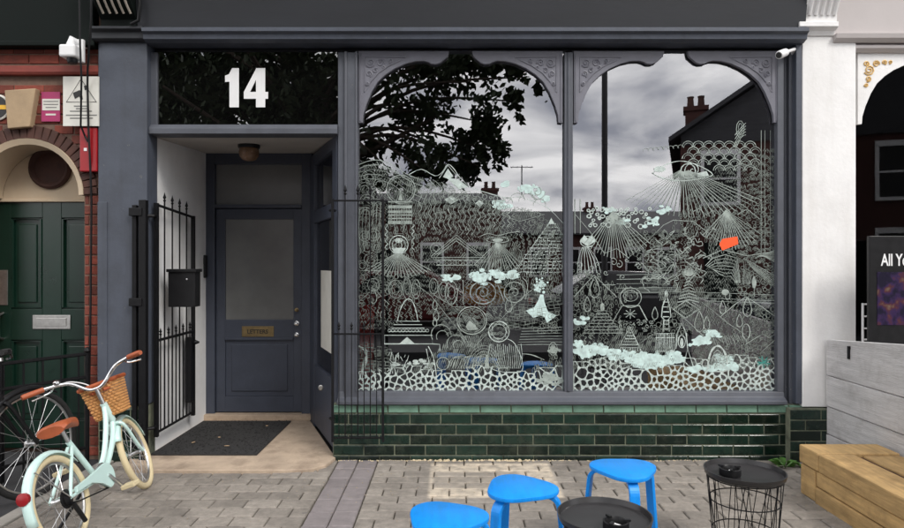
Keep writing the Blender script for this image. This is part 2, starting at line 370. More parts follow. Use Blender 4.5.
lay(2.60, 6, KERB, -0.02, 0.212, 0.122, 'paver', 5)
gr = MB(); g_ = random.Random(5)
for i in range(900):
    x_, y_ = g_.uniform(-2.4, 2.5), -abs(g_.gauss(0, .55)) - .02; s_ = g_.uniform(.0015, .0045)
    gr.add([(x_ - s_, y_ - s_ * .7, .0015), (x_ + s_, y_ - s_ * .4, .0015), (x_ + s_ * .3, y_ + s_, .0015), (x_, y_, .0015 + s_ * 1.2)], [(0, 1, 3), (1, 2, 3), (2, 0, 3)])
gr.build('grit', mat('grit', lin(150, 136, 116), .95, .6, 300), recalc=False, kind='stuff', label='fine grit and crumbs scattered over the paving', cat='grit')
for k in rest:
    rest[k].build('pavers', M[k], pav, recalc=False, kind='stuff')

# ================================================================== number 14 shop
shop = thing('shop_front', (0.15, 0, 0), 'slate grey shopfront numbered 14 with arched windows and recessed door', 'shop')
G = M['grey']
# pilaster on the left with its base of glazed tiles
YP = -0.05
xl, xr = PX(98, YP), PX(147, YP)
pil = MB().box(xl, xr, YP, 0.12, PZ(405, YP), PZ(28, YP)).build('pilaster', G, shop, bevel=0.006)
MB().box(xl - 0.002, xl + 0.07, YP - 0.006, YP + 0.01, PZ(405, YP), PZ(202, YP)).build('plinth_edge', G, pil, bevel=0.004)
MB().box(xl + 0.01, xr - 0.01, YP - 0.012, 0.1, 0, PZ(406, YP)).build('pilaster_base', M['grout'], shop)
base = [o for o in C.objects if o.name == 'pilaster_base'][0]
tm = {}
def tiles(parent, x0, x1, yf, z0, rows, h, L, m='tile', name='tile', off0=0.0, proud=0.006):
    for r in range(rows):
        x = x0 - (L * 0.5 if r % 2 else 0) - off0
        while x < x1 - 0.01:
            a, b = max(x, x0), min(x + L, x1)
            if b - a > 0.03:
                wd = round(b - a - 0.009, 3); key = (wd, round(h, 4), m)
                if key not in tm:
                    q = MB(); hw, hh, e = wd / 2, (h - 0.009) / 2, 0.004
                    vs = [(-hw, .02, -hh), (hw, .02, -hh), (hw, .02, hh), (-hw, .02, hh), (-hw, .003, -hh), (hw, .003, -hh), (hw, .003, hh), (-hw, .003, hh),
                          (-hw + e, 0, -hh + e), (hw - e, 0, -hh + e), (hw - e, 0, hh - e), (-hw + e, 0, hh - e)]
                    fs = [(8, 9, 10, 11)] + [(k + i, k + (i + 1) % 4, k + 4 + (i + 1) % 4, k + 4 + i) for k in (0, 4) for i in range(4)]
                    q.add(vs, fs); tm[key] = q.mesh(name); tm[key].materials.append(M[m])
                o = link(name, tm[key], None, parent, ((a + b) / 2, yf - proud + random.uniform(-.001, .001), z0 + (r + 0.5) * h))
                o.rotation_euler = (random.uniform(-.01, .01), 0, random.uniform(-.008, .008))
            x += L
tiles(base, xl + 0.015, xr - 0.015, YP - 0.012, 0.0, 5, 0.0775, 0.232)

# stall riser under the window
RZ = 0.412
ris = MB().box(-0.885, 2.61, -0.012, 0.12, -0.05, RZ - 0.002).build('stall_riser', M['grout'], shop)
tiles(ris, -0.885, 2.61, -0.012, 0.032, 4, 0.0775, 0.229)
tiles(ris, -0.885, 2.61, -0.012, 0.346, 1, 0.064, 0.229, 'captile', 'cap_tile', 0.05, 0.012)
tiles(ris, -0.885, 2.61, -0.012, -0.042, 1, 0.0745, 0.229, off0=0.11, proud=0.012)
# crumbly mortar along its foot
q = MB()
for i in range(260):
    x = random.uniform(-0.85, 2.2); s_ = random.uniform(0.003, 0.008) * (1.3 if -0.3 < x < 0.6 else 0.7)
    q.lathe([(s_ * 1.4, -0.003), (s_ * 1.1, s_ * .6), (s_ * .4, s_)], (x, -0.03 - random.uniform(0, 0.022), 0.0), 6)
q.build('mortar_crumbs', mat('crumb', lin(196, 180, 150), 0.95, 0.3, 30), ris, kind='stuff')

# fascia, mouldings, cornice, wall above
fx0, fx1 = PX(137, -0.1), PX(806, -0.1)
zf = PZ(28, -0.1)
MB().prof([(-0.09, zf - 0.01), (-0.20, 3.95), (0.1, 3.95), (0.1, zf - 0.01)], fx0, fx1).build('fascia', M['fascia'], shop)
MB().prof([(-0.10, zf + 0.006), (-0.145, zf - 0.012), (-0.145, zf - 0.038), (-0.12, zf - 0.052), (-0.115, zf - 0.085), (-0.07, zf - 0.10), (0.05, zf - 0.10), (0.05, zf + 0.006)], xr + 0.004, fx1).build('fascia_moulding', G, shop)
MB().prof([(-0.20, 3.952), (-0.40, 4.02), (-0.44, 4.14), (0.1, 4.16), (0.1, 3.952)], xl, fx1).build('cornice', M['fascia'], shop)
MB().box(xl, fx1, 0.0, 0.3, 4.162, 8).build('upper_wall', M['farbrick'], shop)
# bracket above the pilaster: capital + fluted console
zc = PZ(28, -0.1)
MB().prof([(-0.075, zc - 0.09), (-0.10, zc - 0.075), (-0.10, zc - 0.03), (-0.13, zc - 0.015), (-0.13, zc + 0.004), (0.1, zc + 0.004), (0.1, zc - 0.09)], xl - 0.02, xr).build('capital', M['fascia'], shop, bevel=0.003)
con = MB()
cx0, cx1 = PX(97, -0.15), PX(133, -0.15)
con.prof([(-0.10, zc + 0.006), (-0.10, zc + 0.06), (-0.16, zc + 0.12), (-0.24, zc + 0.24), (-0.34, zc + 0.5), (0.1, zc + 0.5), (0.1, zc + 0.006)], cx0, cx1)
cons = con.build('console', M['dgreen'], shop)
for i in range(5):
    x = cx0 + 0.035 + i * 0.049
    MB().tube([(x + 0.012, -0.150, zc + 0.085), (x, -0.176, zc + 0.13), (x - 0.02, -0.252, zc + 0.25), (x - 0.05, -0.352, zc + 0.5)], 0.0085, 6).build('flute', mat('flute_highlight%d' % i, lin(150, 142, 132), 0.5), cons, smooth=True)  # pale colour paints highlights onto the flutes of the grey bracket
MB().tube([(cx1 + 0.03, -0.15, zc + 0.4), (cx1 + 0.05, -0.15, zc + 0.15), (cx1 + 0.035, -0.14, zc + 0.04), (cx1 - 0.02, -0.14, zc + 0.012)], 0.012, 8).build('cable', M['blackp'], cons, smooth=True)

# frames (front plane y=0): posts, head, sill
ZT = PZ(40); ZG0 = PZ(392); ZG1 = PZ(51)
def post(u0, u1, v0, v1, y0=0.0, y1=0.1, name='frame_post', m='frame', bevel=0.004, parent=shop):
    return MB().box(PX(u0, y0), PX(u1, y0), y0, y1, PZ(v1, y0), PZ(v0, y0)).build(name, M[m], parent, bevel=bevel)
MB().box(xr + 0.002, 2.61, 0.075, 0.1, PZ(52), PZ(36)).build('window_head', M['fascia'], shop, bevel=0.003)  # dark colour paints in the shadow under the fascia moulding
post(147.5, 157, 52.2, 134.8, 0.012)
post(338, 346, 52.2, 404, 0.006); post(346.2, 357.5, 52.2, 404, -0.01)
MB().tube([(PX(346), -0.008, PZ(404)), (PX(346), -0.008, PZ(52.2))], 0.011, 8).build('bead', M['frame'], shop, smooth=True)
MB().tube([(PX(356.5), -0.012, PZ(391)), (PX(356.5), -0.012, PZ(52.2))], 0.008, 8).build('bead', M['frame'], shop, smooth=True)
post(564.5, 573, 52.2, 391.8, 0.0, 0.1, 'mullion')
MB().tube([(PX(568.7), -0.001, PZ(391)), (PX(568.7), -0.001, PZ(53))], 0.012, 8).build('mullion_bead', M['frame'], shop, smooth=True)
post(777.5, 784, 52.2, 391.8, 0.0); post(784.2, 789, 52.2, 404, 0.045); post(789.2, 796, 52.2, 404, 0.01); post(796.2, 802, 40.2, 404, -0.045, 0.1, 'frame_post', 'grey')
MB().prof([(-0.055, RZ + 0.004), (-0.055, RZ + 0.03), (-0.01, RZ + 0.05), (0.0, ZG0 + 0.002), (0.11, ZG0 + 0.002), (0.11, RZ + 0.004)], PX(338), PX(784)).build('window_sill', M['frame'], shop, bevel=0.004)
# sign panel over the door
zs0, zs1 = PZ(123, 0.02), PZ(52.5, 0.02)
MB().prof([(-0.03, PZ(134.5)), (-0.03, PZ(129)), (0.0, PZ(124.5)), (0.13, PZ(124.5)), (0.13, PZ(134.5))], xr + 0.002, PX(338) - 0.002).build('door_lintel', M['frame'], shop, bevel=0.003)
sg = MB().box(PX(157.3, 0.03), PX(337.5, 0.03), 0.03, 0.05, zs0 - .01, zs1 + .006).build('sign_panel', M['signglass'], shop)
def zz(x, y): return (PX(140 + x / 4.109, 0.03), PZ(30 + y / 4.109, 0.03))
def poly_flat(q, pts, y):
    q.add([(p[0], y, p[1]) for p in pts], [tuple(range(len(pts)))])
q = MB(); poly_flat(q, [zz(*p) for p in [(350, 188), (366, 182), (379, 157), (407, 157), (407, 318), (368, 318), (368, 213), (350, 214)]], 0.027)
q.build('digit', M['bwhite'], sg)
q = MB()
for pl in ([(477, 157), (515, 157), (515, 318), (477, 318)], [(427, 255), (477, 255), (477, 283), (427, 283)], [(515, 255), (527, 255), (527, 283), (515, 283)], [(477, 160), (477, 205), (453, 255), (427, 255)]):
    poly_flat(q, [zz(*p) for p in pl], 0.027)
q.build('digit', M['bwhite'], sg)

# window panes + spandrel boards + interior
def pane(u0, u1):
    return MB().box(PX(u0, 0.05), PX(u1, 0.05), 0.05, 0.0502, ZG0 - 0.02, ZG1 + 0.02)
def pane1(u0, u1):
    b = MB(); x0, x1 = PX(u0, 0.05), PX(u1, 0.05)
    b.add([(x0, 0.05, ZG0 - 0.02), (x1, 0.05, ZG0 - 0.02), (x1, 0.05, ZG1 + 0.02), (x0, 0.05, ZG1 + 0.02)], [(0, 1, 2, 3)]); return b
panes = [pane1(356, 566).build('window_pane', M['glass'], shop, recalc=False), pane1(572, 779).build('window_pane', M['glass'], shop, recalc=False)]
AR = [(102.5, 123), (98, 122.5), (97.5, 115), (94.5, 105), (89, 92), (83, 82), (75, 74.5), (66, 68.5), (55, 63.5), (45, 61), (36.5, 60.7), (32, 62), (29, 63.7), (24, 64), (20, 62.5), (16.5, 59.5), (13, 56.5), (11.5, 51)]
for pc in (460.5, 676):
    for sgn in (-1, 1):
        yb = 0.012
        pts = [(PX(pc + sgn * min(a, 102.2), yb), PZ(v, yb)) for a, v in AR] + [(PX(pc + sgn * 102.2, yb), PZ(51, yb))]
        bd = MB().prism(pts, yb, yb + 0.03).build('spandrel', M['spand'], shop, bevel=0.002)
        # raised triangular border and carved scrolls
        tri = [(96, 57), (96, 92), (90, 82), (82, 73), (72, 66), (60, 60.5), (54, 57.2)]
        f = lambda a, v: (PX(pc + sgn * a, yb), yb - 0.001, PZ(v, yb))
        MB().tube([f(*p) for p in tri], 0.0055, 6, closed=True).build('carved_border', M['spand'], bd, smooth=True)
        MB().tube([f(100.5, 54), f(100.5, 121)], 0.006, 6).build('carved_border', M['spand'], bd, smooth=True)
        for (ca, cv, r0, tn, ph) in ((90, 63, 4.6, 1.6, 0.5), (91.5, 74, 3.4, 1.5, 2.0), (80, 63, 4.0, 1.6, 3.0), (70, 61, 2.6, 1.4, 1.0), (93, 83.5, 2.2, 1.4, 0.2), (85, 70.5, 2.6, 1.4, 4.0), (77, 67.5, 1.8, 1.2, 2.0)):
            pp = []
            for k in range(15):
                t = k / 14; r = r0 * (1 - 0.82 * t); an = ph + t * tn * 2 * PI
                pp.append(f(ca + r * math.cos(an), cv + r * math.sin(an)))
            MB().tube(pp, [0.0065 * (1 - .4 * k / 14) for k in range(15)], 5).build('carved_scroll', M['spand'], bd, smooth=True)
# interior shell
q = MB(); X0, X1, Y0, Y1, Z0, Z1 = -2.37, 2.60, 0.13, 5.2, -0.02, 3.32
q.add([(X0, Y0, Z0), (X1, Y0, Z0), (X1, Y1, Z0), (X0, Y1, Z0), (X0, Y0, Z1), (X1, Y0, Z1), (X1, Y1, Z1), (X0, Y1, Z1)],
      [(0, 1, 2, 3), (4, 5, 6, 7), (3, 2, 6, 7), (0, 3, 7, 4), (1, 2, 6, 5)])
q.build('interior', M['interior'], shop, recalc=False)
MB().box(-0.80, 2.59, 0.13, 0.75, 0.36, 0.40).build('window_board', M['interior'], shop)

# recessed entrance
DY = 1.15
WX = -2.279
MB().box(WX - 0.08, WX, 0.02, DY + 0.02, -0.02, 2.55).build('entrance_wall', M['render'], shop)
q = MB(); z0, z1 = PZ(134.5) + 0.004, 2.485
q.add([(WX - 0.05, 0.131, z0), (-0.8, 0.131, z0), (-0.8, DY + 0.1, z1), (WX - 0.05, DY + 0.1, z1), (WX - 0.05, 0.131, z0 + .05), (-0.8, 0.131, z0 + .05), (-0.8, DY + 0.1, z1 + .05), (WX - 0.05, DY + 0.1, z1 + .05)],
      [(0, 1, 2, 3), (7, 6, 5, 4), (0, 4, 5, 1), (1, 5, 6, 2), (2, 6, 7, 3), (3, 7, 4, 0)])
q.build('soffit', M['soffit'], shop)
def dx(u): return PX(u, DY)
def dz(v): return PZ(v, DY)
dfr = MB()
dfr.box(dx(205), dx(214.5), DY, DY + 0.1, 0.03, dz(152)).box(dx(301.5), dx(312), DY, DY + 0.1, 0.03, dz(152))
dfr.box(dx(214.5), dx(301.5), DY, DY + 0.1, dz(164), dz(152)).box(dx(214.5), dx(301.5), DY - 0.01, DY + 0.1, dz(208), dz(204.5))
dfr = dfr.build('door_frame', M['door'], shop, bevel=0.004)
MB().box(dx(214.5), dx(301.5), DY + 0.05, DY + 0.055, dz(204.5), dz(164)).build('transom_pane', M['frost'], dfr)
MB().box(dx(205), dx(312), DY - 0.05, DY + 0.12, 0.02, dz(413.6)).build('threshold', M['stone'], shop, bevel=0.006)
dy = DY + 0.03
def door_box(u0, u1, v0, v1, y0, y1, q): q.box(PX(u0, DY), PX(u1, DY), y0, y1, PZ(v1, DY), PZ(v0, DY)); return q
q = MB()
door_box(215, 224, 208.6, 412.6, dy, dy + 0.045, q); door_box(292.5, 301, 208.6, 412.6, dy, dy + 0.045, q)
door_box(224, 292.5, 208.6, 219, dy, dy + 0.045, q); door_box(224, 292.5, 320, 340, dy, dy + 0.045, q)
door_box(224, 292.5, 397, 412.6, dy, dy + 0.045, q); door_box(224, 292.5, 340, 397, dy + 0.014, dy + 0.04, q)
door = q.build('door', M['door'], shop, bevel=0.003)
q = MB(); door_box(230, 286.5, 345, 392, dy + 0.004, dy + 0.02, q); q.build('panel', M['door'], door, bevel=0.006)
q = MB(); door_box(224, 292.5, 338.3, 340.2, dy - 0.012, dy + 0.01, q); q.build('panel_moulding', M['door'], door, bevel=0.003)
q = MB(); door_box(224, 292.5, 219, 320, dy + 0.018, dy + 0.022, q); q.build('door_pane', M['frost'], door)
q = MB(); door_box(241, 273, 326.5, 337, dy - 0.006, dy + 0.002, q); lp = q.build('letter_plate', M['brass'], door, bevel=0.002)
q = MB(); door_box(244, 270, 329, 335, dy - 0.010, dy - 0.005, q); q.build('flap', M['brass'], lp, bevel=0.001)
def text(body, name, size, loc, m, parent, ext=0.0):
    cu = bpy.data.curves.new(name, 'FONT'); cu.body = body; cu.size = size; cu.align_x = 'CENTER'; cu.align_y = 'CENTER'; cu.extrude = ext; cu.offset = size * 0.02
    t = bpy.data.objects.new(name, cu); C.objects.link(t); bpy.context.view_layer.update()
    me = bpy.data.meshes.new_from_object(t.evaluated_get(bpy.context.evaluated_depsgraph_get()))
    bpy.data.objects.remove(t); me.materials.clear()
    o = link(name, me, m, parent, loc); o.rotation_euler = (R(90), 0, 0); return o
text('LETTERS', 'lettering', 0.052, (dx(257), dy - 0.0125, dz(332)), M['ink'], lp)
for v, mm, r in ((310, 'brass', 0.018), (323.5, 'chrome', 0.022), (335, 'chrome', 0.02)):
    Rm = Matrix.Rotation(R(90), 3, 'X')
    MB().lathe([(r, 0), (r, 0.008), (r * .55, 0.012), (r * .5, 0.02), (r * .85, 0.028), (r * .7, 0.042), (0.003, 0.046)], (dx(296), dy, dz(v)), 16, Rm).build('lock', M[mm], door, smooth=True)
# splayed side window between door and shop window
A, B = (-0.868, 0.03), (dx(309), DY + 0.02)
q = MB()
for t0, t1 in ((0, 0.13), (0.80, 1.0)): q.seg(A, B, 0, 0.07, 0.0, 2.44, t0, t1)
q.seg(A, B, 0.004, 0.066, 0.03, 0.56, 0.13, 0.80); q.seg(A, B, 0.002, 0.068, 1.82, 1.93, 0.13, 0.80); q.seg(A, B, 0.002, 0.068, 2.34, 2.44, 0.13, 0.80)
sw = q.build('side_frame', M['door'], shop, bevel=0.003)
MB().seg(A, B, 0.030, 0.034, 0.56, 1.82, 0.13, 0.80).build('side_pane', M['darkglass'], sw)
MB().seg(A, B, 0.030, 0.034, 1.93, 2.34, 0.13, 0.80).build('side_pane', M['darkglass'], sw)
MB().seg(A, B, 0.022, 0.0245, 0.74, 1.40, 0.14, 0.62).build('sky_reflection', M['signwhite'], sw)  # white panel painted in for the sky reflected on the side glass
q = MB(); q.lathe([(0.02, 0), (0.022, 0.01), (0.015, 0.016)], (-1.045, 0.33, 0.47), 16, Matrix.Rotation(R(90), 3, 'X')); q.build('vent_disc', M['steel'], sw, smooth=True)

# door step of pale stone, mat
q = MB()
prof = [(WX - 0.1, -0.06), (WX + 0.02, -0.32), (-1.15, -0.32), (-0.98, -0.29), (-0.90, -0.20), (-0.865, -0.02), (-0.88, 0.02), (-1.34, DY + .05), (WX, DY + .05), (WX, 0.02), (WX - 0.1, 0.02)]
n = len(prof)
q.add([(x, y, -0.02) for x, y in prof] + [(x, y, 0.022) for x, y in prof], [tuple(range(n)), tuple(range(2 * n - 1, n - 1, -1))] + [(i, n + i, n + (i + 1) % n, (i + 1) % n) for i in range(n)])
q.build('doorstep', M['stone'], shop, bevel=0.008)
q = MB(); q.box(-2.255, -1.46, 0.01, 1.03, 0.0235, 0.034)
for i in range(900):
    x, y = random.uniform(-2.25, -1.465), random.uniform(0.015, 1.025); a = random.uniform(0, PI); l = random.uniform(.006, .014)
    q.add([(x - l * math.cos(a), y - l * math.sin(a), 0.0335), (x + l * math.cos(a), y + l * math.sin(a), 0.0335), (x, y, 0.041)], [(0, 1, 2)])
q.build('door_mat', M['mat'], recalc=False, label='dark grey fibre mat on the pale entrance step', cat='mat')
for i, (x, y) in enumerate(((-1.9, .45), (-2.05, .3), (-1.62, .82), (-1.75, .2))):
    a = random.uniform(0, 6); q = MB(); pts = []
    for k in range(7):
        t = k / 6 * PI; pts.append((0.022 * math.cos(t), 0.012 * math.sin(t)))
    pts += [(p[0], -p[1] * .8) for p in pts[::-1][1:-1]]
    q.add([(x + px * math.cos(a) - py * math.sin(a), y + px * math.sin(a) + py * math.cos(a), 0.0415 + 0.1 * abs(py)) for px, py in pts], [tuple(range(len(pts)))])
    q.build('fallen_leaf', M['dry'], label=('dry leaf at the middle of the dark door mat', 'dry leaf on the mat nearest the white entrance wall', 'dry leaf at the far right of the dark door mat', 'dry leaf at the front of the dark door mat')[i], cat='leaf', group='dry leaves on the door mat', recalc=False)

# ceiling lamp
cl = thing('ceiling_lamp', (PX(249, .55), 0.55, PZ(140, .55)), 'small brown bulkhead lamp under the entrance ceiling', 'lamp')
lx, ly = PX(249, .55), 0.55; lz = z0 + (z1 - z0) * (0.55 - 0.131) / 1.0
MB().lathe([(0.085, -0.03), (0.09, -0.02), (0.09, 0.0), (0.07, 0.006)], (lx, ly, lz - 0.004), 20).build('mount', M['blackp'], cl, smooth=True)
MB().lathe([(0.02, -0.135), (0.055, -0.125), (0.078, -0.095), (0.082, -0.06), (0.076, -0.031)], (lx, ly, lz - 0.004), 20).build('shade', M['copper'], cl, smooth=True)

# intercom
ic = thing('intercom', (PX(201, 1.1), 1.12, PZ(279, 1.1)), 'black door intercom on the white wall edge beside the door', 'intercom')
MB().box(PX(198, 1.1), PX(206, 1.1), 1.09, 1.149, PZ(278, 1.1), PZ(255, 1.1)).build('housing', M['blackp'], ic, bevel=0.012)
MB().box(PX(200, 1.1), PX(204, 1.1), 1.086, 1.092, PZ(264, 1.1), PZ(258, 1.1)).build('speaker', M['black'], ic)

# security camera under the window head on the right
def cctv_right():
    r = thing('security_camera', (PX(786), -0.02, PZ(56)), 'small white bullet camera at top right corner of the window', 'camera', 'white security cameras')
    a = Vector((PX(776, -.1), -0.14, PZ(57, -.1))); b = Vector((PX(786, -.1), -0.09, PZ(52, -.1)))
    MB().tube([a, a + (b - a) * .12, b], [0.026, 0.031, 0.029], 14).build('body', M['bwhite'], r, smooth=True)
    MB().tube([a - (b - a) * .06, a - (b - a) * .01], [0.02, 0.022], 12).build('lens', M['ink'], r, smooth=True)
    MB().tube([b, (PX(790), -0.06, PZ(52)), (PX(793), 0.012, PZ(53))], 0.012, 8).build('bracket', M['bwhite'], r, smooth=True)
cctv_right()

# ------------------------------------------------------------------ gates
def spear(q, x, y, z, h=0.075, r=0.009):
    q.lathe([(0.006, 0), (r * 1.35, 0.012), (0.005, 0.02), (r * 1.5, 0.034), (r * .9, h * .65), (0.0008, h)], (x, y, z), 6)
def gate(root, p0, p1, zb, ztn, ztf, nb, mid, k=1.0):
    p0 = Vector(p0); p1 = Vector(p1); d = p1 - p0
    def at(t): return p0 + d * t
    for t, zt in ((0, ztn), (1, ztf)):
        c = at(t); MB().box(c.x - .014*k, c.x + .014*k, c.y - .014*k, c.y + .014*k, zb, zt).build('stile', M['black'], root)
    for nm, za, zc_ in (('rail', ztn - .012, ztf - .012), ('rail', mid, mid), ('rail', zb + .03, zb + .03)):
        a, b = at(0.0), at(1.0); MB().tube([(a.x, a.y, za), (b.x, b.y, zc_)], 0.011*k, 6).build(nm, M['black'], root)
    for i in range(nb):
        t = (i + 1) / (nb + 1); c = at(t); zt = ztn + (ztf - ztn) * t
        q = MB().tube([(c.x, c.y, zb + .03), (c.x, c.y, zt + 0.03)], 0.0065*k, 6)
        spear(q, c.x, c.y, zt + 0.03); q.build('bar', M['black'], root)
    for i in range(nb + 1):
        t = (i + 0.5) / (nb + 1); c = at(t)
        q = MB().tube([(c.x, c.y, zb + .03), (c.x, c.y, mid + 0.03)], 0.0055*k, 6); spear(q, c.x, c.y, mid + .03, 0.06, 0.008); q.build('short_bar', M['black'], root)
gl = thing('iron_gate', (-2.215, 0.35, 0), 'tall black iron gate folded open against the white entrance wall', 'gate', 'iron gates of the entrance')
gate(gl, (-2.215, 0.02), (-2.215, 0.70), 0.16, PZ(203, 0.02), PZ(216, .7), 4, PZ(338, .2))
MB().box(-2.25, -2.2, 0.62, 0.665, PZ(402, .65), PZ(337, .65)).build('lock_case', M['black'], gl, bevel=0.004)
MB().lathe([(0.012, 0), (0.02, 0.02), (0.008, 0.05)], (-2.19, .64, PZ(342, .65)), 10, Matrix.Rotation(R(90), 3, 'Y')).build('knob', M['black'], gl, smooth=True)
px_ = PX(146.5, -0.03)
MB().box(px_ - .026, px_ + .026, -0.10, -0.052, 0.0, PZ(200, -.08)).build('gate_post', M['black'], gl, bevel=0.004)
MB().box(px_ - .082, px_ - .05, -0.085, -0.052, 0.1, PZ(205, -.08)).build('side_bar', M['black'], gl, bevel=0.003)
for v in (212, 302, 427):
    MB().box(px_ - .095, px_ + .0, -0.108, -0.05, PZ(v + 4, -.08), PZ(v - 4, -.08)).build('clamp', M['black'], gl, bevel=0.004)
for v in (216, 428):
    MB().tube([(px_, -0.07, PZ(v, -.03)), (-2.215, -0.03, PZ(v, -.03)), (-2.215, 0.02, PZ(v, -.03))], 0.013, 8).build('hinge', M['black'], gl)
g2 = thing('iron_gate', (-0.7, -0.09, 0), 'slender black iron gate leaf folded back in front of the left window post', 'gate', 'iron gates of the entrance')
gate(g2, (-0.872, -0.10), (-0.505, -0.10), 0.155, PZ(199, -.1), PZ(199, -.1), 3, PZ(334, -.1), 0.62)
for v in (210, 420):
    MB().tube([(-0.872, -0.10, PZ(v, -.1)), (-0.90, -0.05, PZ(v, -.1)), (-0.872, 0.004, PZ(v, -.05))], 0.010, 8).build('hinge', M['black'], g2)
lb = thing('letter_box', (-2.1, .24, PZ(307, .22)), 'black metal letter box hung on the open iron gate', 'letter box')
x0b, x1b = PX(168.5, .18), PX(195.5, .18)
MB().box(x0b, x1b, .17, .28, PZ(307, .18), PZ(271, .18)).build('body', M['blackp'], lb, bevel=0.006)
MB().box(x0b - .008, x1b + .012, .155, .285, PZ(272, .18), PZ(269, .18)).build('lid', M['blackp'], lb, bevel=0.003)
MB().lathe([(0.008, 0), (0.008, 0.006), (0.002, 0.007)], (PX(187, .17), .17, PZ(279.5, .17)), 10, Matrix.Rotation(R(90), 3, 'X')).build('lock', M['chrome'], lb)

# ================================================================== brick house on the left
house = thing('brick_house', (-3.2, 0.1, 0), 'red brick house front with arched green door on the left', 'house')
AX, AR_, SZ = -3.164, 0.418, PZ(195)
HR = -2.60
pts = [(-5.2, -0.05), (AX - AR_, -0.05), (AX - AR_, SZ)] + [(AX - AR_ * math.cos(t), SZ + AR_ * math.sin(t)) for t in [PI * k / 20 for k in range(1, 20)]] + [(AX + AR_, SZ), (AX + AR_, -0.05), (HR, -0.05), (HR, 3.4), (-5.2, 3.4)]
hw_ = MB().prism(pts, 0.006, 0.30).build('wall', M['mortar'], house)
bm_ = {}
def brick(x, z, wd, h=0.065, m='brick', rot=0.0, y=0.0):
    key = (round(wd, 2), h, m)
    if key not in bm_:
        q = MB(); a, b, e = key[0] / 2, h / 2, 0.004
        vs = [(-a, .02, -b), (a, .02, -b), (a, .02, b), (-a, .02, b), (-a, .004, -b), (a, .004, -b), (a, .004, b), (-a, .004, b), (-a + e, 0, -b + e), (a - e, 0, -b + e), (a - e, 0, b - e), (-a + e, 0, b - e)]
        q.add(vs, [(8, 9, 10, 11)] + [(k + i, k + (i + 1) % 4, k + 4 + (i + 1) % 4, k + 4 + i) for k in (0, 4) for i in range(4)])
        bm_[key] = q.mesh('brick'); bm_[key].materials.append(M[m])
    o = link('brick', bm_[key], None, hw_, (x, y + random.uniform(-.0025, .0025), z)); o.rotation_euler = (random.uniform(-.01, .01), rot, random.uniform(-.01, .01))
RB = AR_ + 0.105
zb0, zb1 = PZ(76), PZ(67)
row = 0; z = 0.02
while z < 3.12:
    zc_ = z + 0.0375; hgt = 0.065
    if not (zb0 - 0.03 < zc_ < zb1 + 0.03):
        x = -3.72 - (0.1125 if row % 2 else 0)
        while x < HR:
            a, b = x, min(x + 0.225, HR)
            if zc_ > SZ:
                dzz = zc_ - SZ
                if dzz < RB:
                    half = math.sqrt(RB * RB - dzz * dzz); lo, hi = AX - half, AX + half
                else: lo = hi = None
            else: lo, hi = AX - AR_, AX + AR_
            segs = [(a, b)]
            if lo is not None:
                segs = []
                if a < lo: segs.append((a, min(b, lo)))
                if b > hi: segs.append((max(a, hi), b))
            for (p, q_) in segs:
                if q_ - p > 0.03: brick((p + q_) / 2, zc_, q_ - p - 0.01)
            x += 0.225
    z += 0.075; row += 1
q = MB(); z = 0.02; row = 0
while z < 3.12:
    if not (zb0 - 0.03 < z + .0375 < zb1 + 0.03):
        x = -3.945 - (0.1125 if row % 2 else 0)
        while x > -5.3:
            q.box(max(x, -5.2) + .005, x + .22, random.uniform(-.003, .002), .02, z + .005, z + .07); x -= .225
    z += 0.075; row += 1
q.build('bricks', M['brick'], hw_, recalc=False, kind='stuff')
for k in range(26):
    t = PI * (k + .5) / 26; r = AR_ + 0.052
    brick(AX + r * math.cos(t), SZ + r * math.sin(t), 0.096, 0.05, 'darkbrick', -t, -0.012)
MB().prof([(-0.03, zb0), (-0.04, zb0 + .02), (-0.035, zb1), (0.02, zb1 + .004), (0.02, zb0)], -5.2, HR).build('string_course', M['redband'], house, bevel=0.004)
# cream archivolt, keystone, tympanum, rosette
q = MB(); n = 24; ro, ri = AR_ + 0.002, AR_ - 0.04
vs = []; fs = []
for k in range(n + 1):
    t = PI * k / n; c_, s_ = math.cos(t), math.sin(t)
    vs += [(AX + ro * c_, -0.02, SZ + ro * s_), (AX + ri * c_, 0.0, SZ + ri * s_), (AX + ri * c_, 0.27, SZ + ri * s_), (AX + ro * c_, 0.27, SZ + ro * s_)]
for k in range(n):
    for j in range(4): fs.append((4 * k + j, 4 * k + (j + 1) % 4, 4 * k + 4 + (j + 1) % 4, 4 * k + 4 + j))
fs += [(0, 1, 2, 3), (4 * n + 3, 4 * n + 2, 4 * n + 1, 4 * n)]
q.add(vs, fs); q.build('door_arch', M['cream'], house, smooth=True)
MB().prism([(PX(9), PZ(92)), (PX(40), PZ(90)), (PX(34), PZ(128)), (PX(12), PZ(130))], -0.05, 0.02).build('keystone', mat('weathered_stone', lin(166, 143, 114), .85, .15, 8, .2), house, bevel=0.006)
tp = [(AX - ri, SZ - 0.02), (AX + ri, SZ - 0.02)] + [(AX + ri * math.cos(PI * k / 20), SZ + ri * math.sin(PI * k / 20)) for k in range(0, 21)]
MB().prism(tp, 0.272, 0.30).build('tympanum', M['cream'], house)
MB().box(AX - .5, AX + .5, 0.262, 0.30, 1.945, SZ - 0.002).build('door_head', M['cream'], house, bevel=0.004)
RX = Matrix.Rotation(R(90), 3, 'X')
rz_ = PZ(168, .27)
ros = MB().lathe([(0.168, 0), (0.168, 0.018), (0.15, 0.032), (0.135, 0.024), (0.12, 0.010), (0.06, 0.018), (0.01, 0.022)], (AX, 0.2715, rz_), 28, RX).build('rosette', M['darkbrick'], house, smooth=True)
